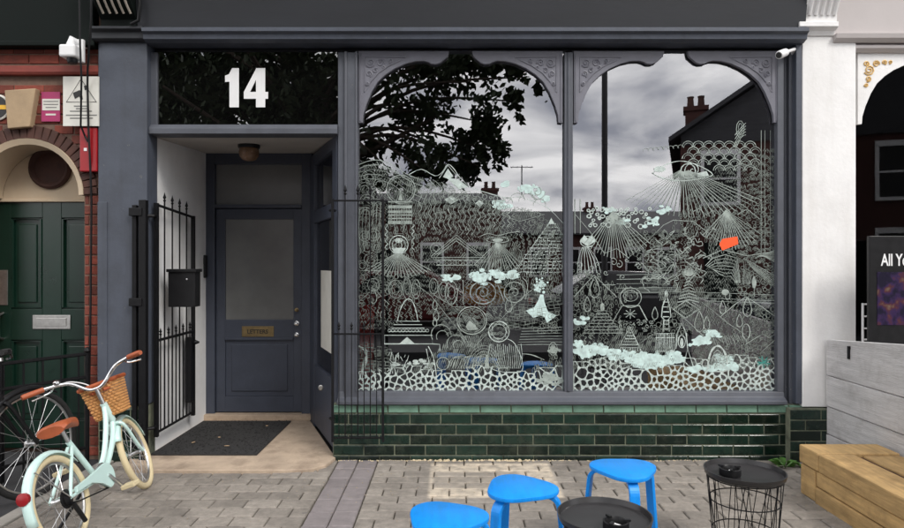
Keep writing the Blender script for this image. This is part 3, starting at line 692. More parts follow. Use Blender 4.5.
# green door
gy = 0.285
q = MB()
for a, b in ((-0.45, -0.325), (-0.075, 0.075), (0.325, 0.45)): q.box(AX + a, AX + b, gy, gy + .04, 0.0, 1.943)
for a, b in ((-0.325, -0.075), (0.075, 0.325)):
    q.box(AX + a, AX + b, gy, gy + .04, 1.82, 1.943).box(AX + a, AX + b, gy, gy + .04, 0.855, 1.10).box(AX + a, AX + b, gy, gy + .04, 0, 0.22)
    q.box(AX + a, AX + b, gy + .018, gy + .03, 0.22, 0.855).box(AX + a, AX + b, gy + .018, gy + .03, 1.10, 1.82)
gd = q.build('door', M['green'], house, bevel=0.003)
for a, b in ((-0.325, -0.075), (0.075, 0.325)):
    for c_, d_ in ((0.22, 0.855), (1.10, 1.82)):
        MB().tube([(AX + a + .012, gy + .004, c_ + .012), (AX + b - .012, gy + .004, c_ + .012), (AX + b - .012, gy + .004, d_ - .012), (AX + a + .012, gy + .004, d_ - .012)], 0.012, 6, closed=True).build('panel_moulding', M['green'], gd)
        MB().box(AX + a + .05, AX + b - .05, gy + .008, gy + .02, c_ + .05, d_ - .05).build('panel', M['green'], gd, bevel=0.008)
lp2 = MB().box(PX(33, gy), PX(71, gy), gy - .008, gy + .002, PZ(329, gy), PZ(315, gy)).build('letter_plate', M['steel'], gd, bevel=0.003)
MB().box(PX(37, gy), PX(67, gy), gy - .013, gy - .007, PZ(326, gy), PZ(318, gy)).build('flap', M['steel'], lp2, bevel=0.002)
MB().box(PX(-1, gy), PX(8, gy), gy - .006, gy + .002, PZ(305, gy), PZ(270, gy)).build('push_plate', M['steel'], gd, bevel=0.002)
hx = PX(3, gy)
MB().tube([(hx, gy, PZ(313, gy)), (hx, gy - .05, PZ(315, gy)), (hx, gy - .055, PZ(326, gy)), (hx, gy - .05, PZ(337, gy)), (hx, gy, PZ(339, gy))], 0.011, 8).build('handle', M['steel'], gd, smooth=True)
MB().box(-5.2, PX(92.5, -.08), -0.075, 0.30, PZ(46, -.08), 4.1).build('fascia', M['dgreen'], house, bevel=0.005)
MB().box(-5.2, PX(93, -.08) + .01, -0.09, -0.072, PZ(46, -.08), PZ(41, -.08)).build('fascia_moulding', M['dgreen'], house, bevel=0.006)
MB().box(-5.2, HR, 0.0, 0.3, 4.102, 8).build('upper_wall', M['farbrick'], house)
MB().box(-5.2, HR, 0.345, 0.45, -0.05, 8).build('back_wall', M['mortar'], house)

# things fixed to that wall
sc = thing('security_camera', (PX(78), -0.02, PZ(64)), 'white boxy security camera under the dark green fascia', 'camera', 'white security cameras')
MB().box(PX(82, -.02), PX(91, -.02), -0.12, -0.092, PZ(63, -.1), PZ(40, -.1)).build('mount', M['bwhite'], sc, bevel=0.005)
MB().tube([(PX(84, -.05), -0.03, PZ(45, -.05)), (PX(78, -.1), -0.10, PZ(44, -.1)), (PX(73, -.12), -0.13, PZ(41, -.12)), (PX(72, -.12), -0.14, PZ(47, -.12))], [0.024, 0.03, 0.034, 0.03], 10).build('arm', M['bwhite'], sc, smooth=True)
MB().box(PX(62.5, -.15), PX(79, -.15), -0.20, -0.09, PZ(58.5, -.15), PZ(46, -.15)).build('body', M['bwhite'], sc, bevel=0.014)
MB().lathe([(0.03, -0.035), (0.036, -0.02), (0.036, 0)], (PX(72, -.15), -0.145, PZ(58.5, -.15)), 14).build('lens', M['blackp'], sc, smooth=True)
YS = -0.062
sn = thing('warning_sign', (PX(81, YS), YS, PZ(126, YS)), 'white camera warning sign with black triangle on brick wall', 'sign')
pl = MB().box(PX(63, YS), PX(98.5, YS), YS, YS + .012, PZ(126, YS), PZ(76.5, YS)).build('plate', M['signwhite'], sn)
MB().box(PX(66, YS), PX(96, YS), YS + .012, 0.0, PZ(122, YS), PZ(80, YS)).build('batten', M['darkbrick'], sn)
f = lambda u, v: (PX(u, YS), YS - .0005, PZ(v, YS))
MB().tube([f(81, 79), f(66.5, 102), f(96.5, 102)], 0.0035, 4, closed=True).build('triangle', M['ink'], sn)
q = MB()
for P_ in ([(73, 93), (80, 90), (82, 95), (75, 99)], [(79.5, 96.5), (82.5, 95.5), (83, 99.5), (80.5, 99.8)], [(84, 86), (88, 85), (89, 89), (85, 90.5)]):
    poly_flat(q, [(PX(u, YS), PZ(v, YS)) for u, v in P_], YS - .002)
q.build('pictogram', M['ink'], sn)
q = MB()
for v, a, b in ((106, 74, 89), (108.5, 76, 87), (111, 70, 92), (115, 66, 97), (118, 70, 93)):
    q.box(PX(a, YS), PX(b, YS), YS - .0012, YS - .0002, PZ(v + .8, YS), PZ(v - .4, YS))
q.build('print_lines', M['greyink'], sn)
pk = thing('pink_notice', (PX(51), -.01, PZ(122)), 'small magenta notice with a white label on brick wall', 'notice')
MB().box(PX(41.5, -.01), PX(60, -.01), -0.012, -0.004, PZ(121.5, -.01), PZ(92, -.01)).build('plate', M['pink'], pk)
MB().box(PX(42.5, -.01), PX(60, -.01), -0.014, -0.0122, PZ(110.5, -.01), PZ(99, -.01)).build('label_strip', M['signwhite'], pk)
q = MB()
for v, a, b in ((101.5, 44, 58.5), (104.5, 44, 58.5), (107.5, 46, 57)): q.box(PX(a, -.01), PX(b, -.01), -0.0152, -0.0142, PZ(v + .5, -.01), PZ(v - .4, -.01))
q.build('print_lines', M['greyink'], pk)
MB().box(PX(46, -.01), PX(56, -.01), -0.0138, -0.0122, PZ(115.5, -.01), PZ(113.8, -.01)).build('white_stroke', M['signwhite'], pk)
rd = thing('round_sign', (PX(-3), -.02, PZ(128)), 'round black and white sign with yellow band at left edge', 'sign')
cx, cz = PX(-4, -.02), PZ(107, -.02)
MB().lathe([(0.098, 0), (0.098, 0.008), (0.09, 0.012)], (cx, -.004, cz), 28, RX).build('rim', M['signwhite'], rd)
MB().lathe([(0.084, 0), (0.084, 0.003)], (cx, -.0165, cz), 28, RX).build('face', M['ink'], rd)
MB().box(cx - .078, cx + .078, -0.0225, -0.0198, cz - .018, cz + .014).build('band', M['yellow'], rd)
ra = thing('alarm_box', (PX(90), -.02, PZ(170)), 'red box below the white warning sign on brick wall', 'box')
MB().box(PX(81, -.03), PX(98.5, -.03), -0.05, -0.003, PZ(172, -.03), PZ(128, -.03)).build('case', M['red'], ra, bevel=0.008)
MB().box(PX(84, -.05), PX(87, -.05), -0.053, -0.049, PZ(151, -.05), PZ(148, -.05)).build('button', M['bwhite'], ra)
def cable(pts, r, name, label):
    MB().tube(pts, r, 6).build(name, M['blackp'], smooth=True, label=label, cat='cable', group='cables down the brick wall')
cable([(PX(79.5, -.26), -.27, 3.6), (PX(80.5, -.26), -.265, PZ(45, -.26)), (PX(81.5, -.2), -.20, PZ(80, -.2)), (PX(82.3, -.1), -.12, PZ(126, -.1)), (PX(85, -.06), -.062, PZ(136, -.06)), (PX(88, -.06), -.058, PZ(142, -.06))], 0.0075, 'cable', 'straight black cable crossing the white warning sign')
cable([(PX(91.5, -.26), -.26, 3.6), (PX(91, -.26), -.26, PZ(20, -.26)), (PX(90, -.1), -.13, PZ(70, -.1)), (PX(87.5, -.08), -.08, PZ(84, -.08)), (PX(88.5, -.07), -.07, PZ(128, -.07)), (PX(90, -.06), -.06, PZ(160, -.06)), (PX(92, -.01), -.016, PZ(200, -.01)), (PX(91, -.01), -.014, PZ(300, -.01)), (PX(89.5, -.01), -.014, PZ(390, -.01))], 0.008, 'cable', 'long dark cable running down the edge of the brick wall')

# railing in front of the brick house
rl = thing('iron_railing', (-2.95, -0.4, 0), 'low black iron railing in front of the green door', 'railing')
a, b = Vector((-2.70, -0.04)), Vector((-3.28, -0.98))
for z in (0.79, 0.62, 0.10):
    MB().tube([(a.x, a.y, z), (b.x, b.y, z)], 0.013, 6).build('rail', M['black'], rl)
for i in range(9):
    c = a + (b - a) * ((i + .5) / 9)
    MB().tube([(c.x, c.y, 0.0), (c.x, c.y, 0.79)], 0.008, 6).build('bar', M['black'], rl)
for t in (0.0, 0.52, 1.0):
    c = a + (b - a) * t
    MB().tube([(c.x, c.y, -0.01), (c.x, c.y, 0.80)], 0.016, 8).build('post', M['black'], rl)
    MB().lathe([(0.012, 0), (0.024, 0.012), (0.02, 0.03), (0.004, 0.042)], (c.x, c.y, 0.80), 10).build('finial', M['steel'] if t else M['black'], rl, smooth=True)

# ================================================================== white shop on the right
wh = thing('white_shop', (3.4, 0, 0), 'white painted shopfront with gilded arch spandrel on the right', 'shop')
YW = -0.05; wx0, wx1 = PX(802.5, YW), PX(856, YW)
MB().box(wx0, wx1, YW, 0.15, PZ(407, YW), PZ(36, YW)).build('pilaster', M['white'], wh, bevel=0.005)
pb = MB().box(wx0 - 0.11, PX(825, YW) , YW - 0.03, 0.1, -0.04, PZ(408, YW)).build('pilaster_base', M['grout'], wh)
tiles(pb, wx0 - 0.11, PX(825, YW), YW - 0.03, 0.0, 5, 0.0775, 0.229)
zc2 = PZ(36, YW)
MB().prof([(-0.06, zc2 - .002), (-0.075, zc2 + .03), (-0.11, zc2 + .05), (-0.11, zc2 + .085), (0.1, zc2 + .085), (0.1, zc2 - .002)], PX(799, -.1), PX(838, -.1)).build('capital', M['white'], wh, bevel=0.003)
q = MB(); k0, k1 = PX(807, -.12), PX(840, -.12); zk = zc2 + .087
q.prof([(-0.08, zk), (-0.085, zk + .06), (-0.12, zk + .13), (-0.19, zk + .25), (-0.29, zk + .5), (0.1, zk + .5), (0.1, zk)], k0, k1)
cw = q.build('console', M['white'], wh)
for i in range(5):
    x = k0 + 0.035 + i * 0.046
    MB().tube([(x, -0.088, zk + .055), (x, -0.122, zk + .13), (x + .012, -0.192, zk + .25), (x + .03, -0.292, zk + .5)], 0.013, 8).build('flute', M['white'], cw, smooth=True)
zf2 = PZ(36, -.05)
MB().prof([(-0.05, zf2), (-0.12, 3.95), (0.1, 3.95), (0.1, zf2)], k1 + .003, 6).build('fascia', M['pinkwhite'], wh)
MB().prof([(-0.06, PZ(45)), (-0.09, PZ(42)), (-0.10, PZ(37.5)), (-0.07, zf2 + .004), (0.05, zf2 + .004), (0.05, PZ(45))], PX(837, -.1), 6).build('fascia_moulding', M['pinkwhite'], wh, bevel=0.003)
MB().prof([(-0.015, PZ(53)), (-0.045, PZ(50)), (-0.045, PZ(47)), (-0.02, PZ(45.3)), (0.05, PZ(45.3)), (0.05, PZ(53))], PX(855.5, -.05) + .004, 6).build('window_head', M['pinkwhite'], wh, bevel=0.003)
MB().prof([(-0.12, 3.952), (-0.32, 4.02), (-0.36, 4.14), (0.1, 4.16), (0.1, 3.952)], wx0 - .03, 6).build('cornice', M['white'], wh)
MB().box(wx0, 6, 0.0, 0.3, 4.162, 8).build('upper_wall', M['farbrick'], wh)
q = MB(); x0, x1 = wx1 + .002, 6; q.add([(x0, .05, .5), (x1, .05, .5), (x1, .05, 3.06), (x0, .05, 3.06)], [(0, 1, 2, 3)])
q.build('window_pane', glass_mat('cafe_glass', 0.045), wh, recalc=False)
pc = 960; yb = 0.004
for sgn in (-1, 1):
    pts = [(PX(pc + sgn * min(a * 1.0, 102.2), yb), PZ(v + 1.5 - (14 if i < 2 else 0) * 0, yb)) for i, (a, v) in enumerate(AR)] + [(PX(pc + sgn * 102.2, yb), PZ(53.2, yb))]
    bd = MB().prism(pts, yb, yb + .03).build('spandrel', M['white'], wh, bevel=0.002)
    f = lambda a, v: (PX(pc + sgn * a, yb), yb - .002, PZ(v, yb))
    for (ca, cv, r0, tn, ph) in ((91, 70, 5.5, 1.8, .5), (94, 64, 3, 1.4, 2), (84, 64, 3.5, 1.5, 3), (92, 79, 3, 1.5, 1), (94, 85, 2, 1.3, 0), (76, 62.5, 2.5, 1.4, 2), (70, 62, 1.8, 1.2, 1)):
        MB().tube([f(ca + r0 * (1 - .8 * k / 14) * math.cos(ph + k / 14 * tn * 2 * PI), cv + r0 * (1 - .8 * k / 14) * math.sin(ph + k / 14 * tn * 2 * PI)) for k in range(15)], 0.006, 5).build('gilded_scroll', M['gold'], bd, smooth=True)
MB().box(wx1 + .002, 6, 0.0, 0.12, -0.04, .5).build('stall_riser', M['white'], wh)
q = MB(); X0, X1, Y0, Y1, Z0, Z1 = 2.63, 6.0, 0.16, 5.2, -0.02, 3.32
q.add([(X0, Y0, Z0), (X1, Y0, Z0), (X1, Y1, Z0), (X0, Y1, Z0), (X0, Y0, Z1), (X1, Y0, Z1), (X1, Y1, Z1), (X0, Y1, Z1)], [(0, 1, 2, 3), (4, 5, 6, 7), (3, 2, 6, 7), (0, 3, 7, 4), (1, 2, 6, 5)])
q.build('interior', M['interior'], wh, recalc=False)
fx = PX(858.5, -.06)
fr = thing('white_window_rack', (fx, -0.1, PZ(340, -.06)), 'small white rack standing beside the white pillar behind the plank barrier', 'rack')
for xx in (fx + .012, fx + .075): MB().tube([(xx, -.09, 0.0), (xx, -.09, PZ(303, -.06))], 0.009, 6).build('upright', M['bwhite'], fr)
for v in (304, 316, 328, 339): MB().tube([(fx + .012, -.09, PZ(v, -.06)), (fx + .075, -.09, PZ(v, -.06))], 0.006, 6).build('rung', M['bwhite'], fr)

# plank barrier
bar = thing('plank_barrier', (2.86, -1.2, 0), 'grey whitewashed plank barrier beside the timber bench', 'barrier')
bx, bz = 2.745, [0.0, 0.215, 0.418, 0.645, 0.908]
for i in range(4):
    j = random.uniform(-.004, .004)
    zt = bz[i + 1] - .007
    vs = [(bx + j, -0.085, bz[i]), (bx + .035 + j, -0.085, bz[i]), (bx + .035 + j, -2.45, bz[i]), (bx + j, -2.45, bz[i]), (bx + j, -0.085, zt), (bx + .035 + j, -0.085, zt), (bx + .035 + j, -2.45, zt), (bx + j, -2.45, zt)]
    if i == 3:
        vs[6] = (vs[6][0], vs[6][1], zt + .19); vs[7] = (vs[7][0], vs[7][1], zt + .19)
    MB().add(vs, [(0, 1, 2, 3), (7, 6, 5, 4), (0, 4, 5, 1), (1, 5, 6, 2), (2, 6, 7, 3), (3, 7, 4, 0)]).build('plank', M['plank'], bar, bevel=0.004)
for y in (-0.13, -1.3, -2.35): MB().box(bx + .042, bx + .11, y - .035, y + .035, 0, .86).build('post', M['plank'], bar)
# poster board standing behind it
po = thing('poster_board', (3.2, -.33, .89), 'black poster board lettered in white above the plank barrier', 'sign')
yb_ = -0.36
pb_ = MB().box(PX(869.5, yb_), PX(869.5, yb_) + .62, yb_, yb_ + .03, PZ(344, yb_), PZ(236, yb_)).build('board', M['blackp'], po, bevel=0.004)
text('All Yo', 'lettering', 0.115, (PX(894.5, yb_), yb_ - .002, PZ(260.5, yb_)), M['bwhite'], po).scale = (.64, 1, 1)
pm = bpy.data.materials.new('poster_print'); pm.use_nodes = True; t = pm.node_tree; nn = t.nodes; gg = nn.new('ShaderNodeNewGeometry'); vo = nn.new('ShaderNodeTexNoise'); vo.inputs['Scale'].default_value = 13; vo.inputs['Detail'].default_value = 5
cr = nn.new('ShaderNodeValToRGB'); el = cr.color_ramp.elements; el[0].position = .42; el[0].color = (.008, .006, .02, 1); el[1].position = .74; el[1].color = (.16, .12, .08, 1)
e = el.new(.52); e.color = (.03, .015, .06, 1); e = el.new(.6); e.color = (.07, .02, .025, 1)
t.links.new(gg.outputs['Position'], vo.inputs['Vector']); t.links.new(vo.outputs[0], cr.inputs[0]); t.links.new(cr.outputs[0], nn['Principled BSDF'].inputs['Base Color']); nn['Principled BSDF'].inputs['Roughness'].default_value = .3
MB().box(PX(877, yb_), PX(877, yb_) + .5, yb_ - .003, yb_ - .0005, PZ(325, yb_), PZ(272, yb_)).build('printed_figures', pm, po)
MB().box(bx - .008, bx + .3, yb_ - .012, yb_ + .012, .868, .888).build('bracket', M['black'], po)
MB().box(bx - .012, bx - .006, yb_ - .012, yb_ + .012, PZ(359, yb_), .888).build('hook', M['black'], po)
for k in (0.05, .55): MB().box(PX(869.5, yb_) + k - .012, PX(869.5, yb_) + k + .012, yb_ + .031, yb_ + .05, -0.016, 1.6).build('post', M['black'], po)

# timber bench of sleepers
be = thing('timber_bench', (2.48, -1.6, 0), 'low oak sleeper bench in front of the plank barrier', 'bench')
X0, X1 = 2.215, 2.715
MB().box(X0, X0 + .215, -0.905, -2.4, .196, .306).build('sleeper', M['wood'], be, bevel=0.008)
MB().box(X0, X1, -0.69, -0.90, .196, .307).build('sleeper', M['wood'], be, bevel=0.008)
MB().box(X0 + .268, X1, -0.905, -2.4, .188, .296).build('sleeper', M['wood'], be, bevel=0.008)
MB().box(X0 + .004, X1 - .01, -0.70, -0.86, .0, .190).build('sleeper', M['wood'], be, bevel=0.008)
MB().box(X0 + .010, X0 + .2, -0.865, -2.4, .097, .190).build('sleeper', M['wood'], be, bevel=0.008)
MB().box(X0 + .002, X0 + .2, -0.865, -2.4, -.01, .093).build('sleeper', M['wood'], be, bevel=0.008)
MB().box(X0 + .275, X1 - .02, -0.87, -2.4, -.01, .185).build('sleeper', M['wood'], be, bevel=0.008)

MB().box(X0 + .218, X0 + .265, -0.906, -2.39, .20, .285).build('brown_gap_strip', mat('brown_strip_colour', lin(78, 50, 38), .85, .4, 18, .2), be)  # brown strip added so the sunlit gap between sleepers still reads dark
# weeds between bench and pilaster base
def weed(x, y, z, n, s, label):
    q = MB()
    for i in range(n):
        a = random.uniform(0, 2 * PI); l = s * random.uniform(.5, 1); w_ = l * .32; up = random.uniform(.3, 1.0) * l
        d = Vector((math.cos(a), math.sin(a), 0)); sd = Vector((-d.y, d.x, 0)); o = Vector((x, y, z)) + d * random.uniform(0, s * .5)
        p = [o, o + d * l * .5 + sd * w_ + Vector((0, 0, up * .8)), o + d * l + Vector((0, 0, up * .75)), o + d * l * .5 - sd * w_ + Vector((0, 0, up * .8))]
        q.add(p, [(0, 1, 2, 3)])
    q.build('weed', M['weed'], label=label, cat='plant', recalc=False, group='weeds at the foot of the pillar')
weed(2.40, -0.16, -0.005, 26, 0.085, 'green leafy weed between the timber bench and tiled plinth')
weed(2.52, -0.22, -0.005, 14, 0.06, 'tiny weed against the far end of the timber bench')

# ================================================================== stools
def stool(loc, rz, label):
    r = thing('stool', (0, 0, 0), label, 'stool', 'blue bentwood stools')
    q = MB(); n = 48; H = .45
    ring = lambda k, sc, z: [((.158 * (1 + .11 * math.cos(3 * t))) * sc * math.cos(t), (.158 * (1 + .11 * math.cos(3 * t))) * sc * math.sin(t), z) for t in [2 * PI * i / n for i in range(n)]]
    L = [ring(0, .95, H - .022), ring(0, .99, H - .019), ring(0, 1, H - .011), ring(0, .99, H - .003), ring(0, .96, H)]
    vs = [p for g in L for p in g]; fs = [(i * n + k, i * n + (k + 1) % n, (i + 1) * n + (k + 1) % n, (i + 1) * n + k) for i in range(4) for k in range(n)]
    fs += [tuple(range(n))[::-1], tuple(4 * n + k for k in range(n))]
    q.add(vs, fs).build('seat', M['blue'], r, smooth=True)
    for j in range(3):
        a = j * 2 * PI / 3; path = [(.06, H - .032), (.12, H - .032)]
        for k in range(1, 8):
            t = k / 7 * R(84); path.append((.12 + .055 * math.sin(t), H - .032 - .055 * (1 - math.cos(t))))
        path.append((.212, 0.0))
        vs = []; m = len(path); th = .0095; hw = .024
        for i, (x, z) in enumerate(path):
            p, q2 = path[max(i - 1, 0)], path[min(i + 1, m - 1)]; dx_, dz_ = q2[0] - p[0], q2[1] - p[1]; l = math.hypot(dx_, dz_); nx, nz_ = -dz_ / l, dx_ / l
            for sx, sy in ((1, -1), (1, 1), (-1, 1), (-1, -1)):
                X, Z, Yy = x + nx * th * sx, z + nz_ * th * sx, hw * sy
                vs.append((X * math.cos(a) - Yy * math.sin(a), X * math.sin(a) + Yy * math.cos(a), max(Z, 0)))
        fs = [(4 * i + k, 4 * i + (k + 1) % 4, 4 * i + 4 + (k + 1) % 4, 4 * i + 4 + k) for i in range(m - 1) for k in range(4)] + [(3, 2, 1, 0), (4 * m - 4, 4 * m - 3, 4 * m - 2, 4 * m - 1)]
        MB().add(vs, fs).build('leg', M['blue'], r, bevel=0.003)
    place(r, loc, (0, 0, rz)); return r
def ground_from(u, v, z):
    s_ = (v - 264) / (EYE - z); return ((u - 452) / s_, F / s_ + CY, 0)
stool(ground_from(446, 515.5, .45), R(8), 'nearest bright blue stool, leftmost and cut by the picture bottom')
stool(ground_from(520, 486, .45), R(-12) , 'bright blue stool in the middle of the three')
stool(ground_from(624.5, 467, .45), R(30), 'bright blue stool farthest back, behind the black tray table')

# ================================================================== tray tables
def tray_table(loc, rz, label, n):
    r = thing('tray_table', (0, 0, 0), label, 'side table', 'black wire basket tables')
    H = .45; rt = .185
    MB().lathe([(0.001, H - .028), (rt - .012, H - .028), (rt - .002, H - .020), (rt + .003, H + .002), (rt - .003, H + .002), (rt - .010, H - .018), (rt - .02, H - .0215), (0.001, H - .0215)], (0, 0, 0), 48).build('tray', M['tray'], r, smooth=True)
    rb, ru = .135, .172
    for z, rr in ((.004, rb), (H * .34, rb + (ru - rb) * .34), (H * .68, rb + (ru - rb) * .68), (H - .032, ru)):
        MB().tube([(rr * math.cos(2 * PI * k / 36), rr * math.sin(2 * PI * k / 36), z) for k in range(36)], .003, 5, closed=True).build('ring', M['black'], r)
    rnd = random.Random(n)
    for k in range(26):
        a0 = 2 * PI * k / 26; da = rnd.choice((-1, 1)) * rnd.uniform(.05, .5); pts = []
        for j in range(7):
            t = j / 6; rr = rb + (ru - rb) * t; a = a0 + da * t; pts.append((rr * math.cos(a), rr * math.sin(a), .004 + (H - .036) * t))
        MB().tube(pts, .0022, 5).build('wire', M['black'], r)
    place(r, loc, (0, 0, rz)); return r
def ashtray(loc, label):
    r = thing('ashtray', (0, 0, 0), label, 'ashtray', 'ashtrays on the tray tables')
    MB().lathe([(.001, 0), (.046, 0), (.05, .006), (.05, .034), (.044, .036), (.04, .03), (.039, .010), (.001, .010)], (0, 0, 0), 24).build('bowl', M['blackp'], r, smooth=True)
    for k in range(3):
        a = 2 * PI * k / 3; MB().box(.03, .056, -.006, .006, .034, .042, Matrix.Rotation(a, 4, 'Z')).build('rest', M['blackp'], r)
    q = MB(); q.lathe([(.001, 0.0105), (.034, .0105), (.02, .016), (.001, .018)], (0, 0, 0), 12); q.build('ash', M['concrete'], r)
    q = MB().tube([(-.02, -.01, .02), (.015, .012, .024)], .004, 6); q.build('cigarette_end', M['bwhite'], r)
    place(r, loc, (0, 0, random.uniform(0, 2)))
l1 = ground_from(744.5, 470, .45); l2 = ground_from(604.5, 514, .45)
tray_table(l1, .3, 'black round tray table on wire basket, beside the timber bench', 3)
tray_table(l2, 1.1, 'black round tray table nearest the camera, between two blue stools', 5)
ashtray((l1[0] - .075, l1[1] - .01, .4285), 'black ashtray on the tray table beside the timber bench')
ashtray((l2[0] + .02, l2[1] - .10, .4285), 'black ashtray on the tray table nearest the camera')

# ================================================================== bicycles
def ellipse_pts(c, r, n=32): return [(c[0] + r * math.cos(2 * PI * k / n), c[1], c[2] + r * math.sin(2 * PI * k / n)) for k in range(n)]
def wheel(root, c, r, tyre, tr, nsp=20):
    RXm = Matrix.Rotation(R(90), 3, 'X')
    wh_ = MB().tube(ellipse_pts(c, r - tr * 1.9 - .006, 36), .008, 6, closed=True).build('wheel', M['alu'], root, smooth=True)
    MB().tube(ellipse_pts(c, r - tr, 40), tr, 10, closed=True).build('tyre', M[tyre], wh_, smooth=True)
    MB().lathe([(.012, -.045), (.022, -.035), (.012, -.025), (.012, .025), (.022, .035), (.012, .045)], c, 12, RXm).build('hub', M['alu'], wh_, smooth=True)
    q = MB()
    for k in range(nsp):
        a = 2 * PI * k / nsp; sd = .03 * (1 if k % 2 else -1); b = a + (.5 if k % 4 < 2 else -.5)
        q.tube([(c[0] + .02 * math.cos(b), c[1] + sd, c[2] + .02 * math.sin(b)), (c[0] + (r - 2 * tr - .006) * math.cos(a), c[1], c[2] + (r - 2 * tr - .006) * math.sin(a))], .0014, 4)
    q.build('spokes', M['alu'], wh_)
    return wh_
def fender(root, c, r, a0, a1, w_, m):
    n = 20; vs = []; fs = []
    for i in range(n + 1):
        a = a0 + (a1 - a0) * i / n
        for k, (dy_, dr) in enumerate(((-w_, -.012), (-w_ * .6, .004), (0, .010), (w_ * .6, .004), (w_, -.012))):
            vs.append((c[0] + (r + dr) * math.cos(a), c[1] + dy_, c[2] + (r + dr) * math.sin(a)))
    fs = [(5 * i + k, 5 * i + k + 1, 5 * i + 6 + k, 5 * i + 5 + k) for i in range(n) for k in range(4)]
    o = MB().add(vs, fs).build('mudguard', M[m], root, smooth=True, recalc=False)
    s = o.modifiers.new('thick', 'SOLIDIFY'); s.thickness = .003; return o
def curve_pts(P, n=6):
    out = []; m = len(P); V = [Vector(p) for p in P]
    for i in range(m - 1):
        p0, p1, p2, p3 = V[max(i - 1, 0)], V[i], V[i + 1], V[min(i + 2, m - 1)]
        for k in range(n):
            t = k / n; out.append(.5 * ((2 * p1) + (p2 - p0) * t + (2 * p0 - 5 * p1 + 4 * p2 - p3) * t * t + (3 * p1 - p0 - 3 * p2 + p3) * t ** 3))
    out.append(V[-1]); return out

mb = thing('bicycle', (0, 0, 0), 'mint green bicycle with wicker basket and cream tyres', 'bicycle', 'bicycles by the entrance')
r = .24; rh = Vector((0, 0, r)); fh = Vector((.85, 0, r)); bb = Vector((.36, 0, .235)); hd1 = Vector((.66, 0, .62)); hd0 = Vector((.70, 0, .50)); st = Vector((.215, 0, .50))
wheel(mb, rh, r, 'tyre_cream', .0195); 
STEER = Matrix.Translation(hd0) @ Matrix.Rotation(R(11), 4, (hd1 - hd0).normalized()) @ Matrix.Translation(-hd0)
def steer(objs):
    for o in objs:
        o.matrix_basis = STEER @ Matrix.Translation(o.location)
fw = wheel(mb, fh, r, 'tyre_cream', .0195); sf = [fw]
fender(mb, rh, r + .016, R(35), R(190), .028, 'mint'); sf.append(fender(mb, fh, r + .016, R(15), R(150), .026, 'mint'))
MB().tube(curve_pts([hd1 - Vector((0, 0, .02)), (.62, 0, .50), (.50, 0, .34), bb + Vector((0, 0, .01))]), .016, 10).build('frame_tube', M['mint'], mb, smooth=True)
MB().tube(curve_pts([hd0, (.64, 0, .40), (.50, 0, .28), bb - Vector((0, 0, .01))]), .017, 10).build('frame_tube', M['mint'], mb, smooth=True)
MB().tube([hd1, hd0], .021, 12).build('head_tube', M['mint'], mb, smooth=True)
MB().tube([bb, st], .016, 10).build('seat_tube', M['mint'], mb, smooth=True)
MB().tube([st, st + Vector((-.02, 0, .07))], .012, 10).build('seat_post', M['alu'], mb, smooth=True)
for sy in (-1, 1):
    MB().tube([bb + Vector((-.02, .03 * sy, 0)), rh + Vector((0, .055 * sy, 0))], .009, 8).build('chain_stay', M['mint'], mb, smooth=True)
    MB().tube([st + Vector((0, .012 * sy, -.03)), rh + Vector((0, .055 * sy, 0))], .009, 8).build('seat_stay', M['mint'], mb, smooth=True)
    MB().tube([rh + Vector((0, .06 * sy, 0)), (-.16, .03 * sy, r + .20)], .0035, 6).build('mudguard_stay', M['alu'], mb)
    sf.append(MB().tube(curve_pts([(.705, .0, .48), (.715, .045 * sy, .45), (.80, .05 * sy, .30), (fh.x, .052 * sy, fh.z)]), .011, 8).build('fork_blade', M['mint'], mb, smooth=True))
MB().lathe([(.02, -.034), (.02, .034)], bb, 14, RX).build('bottom_bracket', M['mint'], mb, smooth=True)
MB().lathe([(.001, .038), (.075, .038), (.08, .042), (.075, .046), (.001, .046)], bb, 28, RX).build('chain_ring', M['alu'], mb, smooth=True)
q = MB(); P_ = [(bb.x + .072 * math.cos(t), bb.z + .072 * math.sin(t)) for t in [R(-95 + 190 * k / 12) for k in range(13)]] + [(rh.x + .18, rh.z + .045), (rh.x + .06, rh.z + .035), (rh.x + .05, rh.z + .005), (rh.x + .2, rh.z + .005), (rh.x + .29, rh.z - .03)]
q.prism(P_, -.066, -.05).build('chain_guard', M['mint'], mb, bevel=.003)
for sy, an in ((-1, R(-55)), (1, R(125))):
    e_ = bb + Vector((.13 * math.cos(an), .085 * sy, .13 * math.sin(an)))
    MB().tube([bb + Vector((0, .07 * sy, 0)), e_], .009, 8).build('crank', M['alu'], mb, smooth=True)
    MB().box(e_.x - .035, e_.x + .035, e_.y, e_.y + .08 * sy, e_.z - .012, e_.z + .012).build('pedal', M['tyre_cream'], mb, bevel=.004)
MB().lathe([(.02, .03), (.05, .032), (.05, .036), (.038, .040), (.038, .046), (.026, .05), (.015, .055)], rh, 18, RX).build('cassette', M['black'], mb, smooth=True)
MB().tube([(0, -.06, r - .03), (.03, -.06, r - .10), (.05, -.06, r - .15)], .012, 8).build('derailleur', M['blackp'], mb)
MB().tube([(rh.x, -.052, r - .035), (bb.x, -.05, bb.z - .07)], .004, 6).build('chain', M['black'], mb)
MB().tube([(bb.x - .10, .05, .20), (bb.x - .2, .20, 0.035)], .009, 8).build('kickstand', M['blackp'], mb)
MB().lathe([(.03, 0), (.032, .02), (.015, .026)], (-.235, 0, r + .10), 12, Matrix.Rotation(R(-80), 3, 'Y')).build('reflector', M['red'], mb, smooth=True)
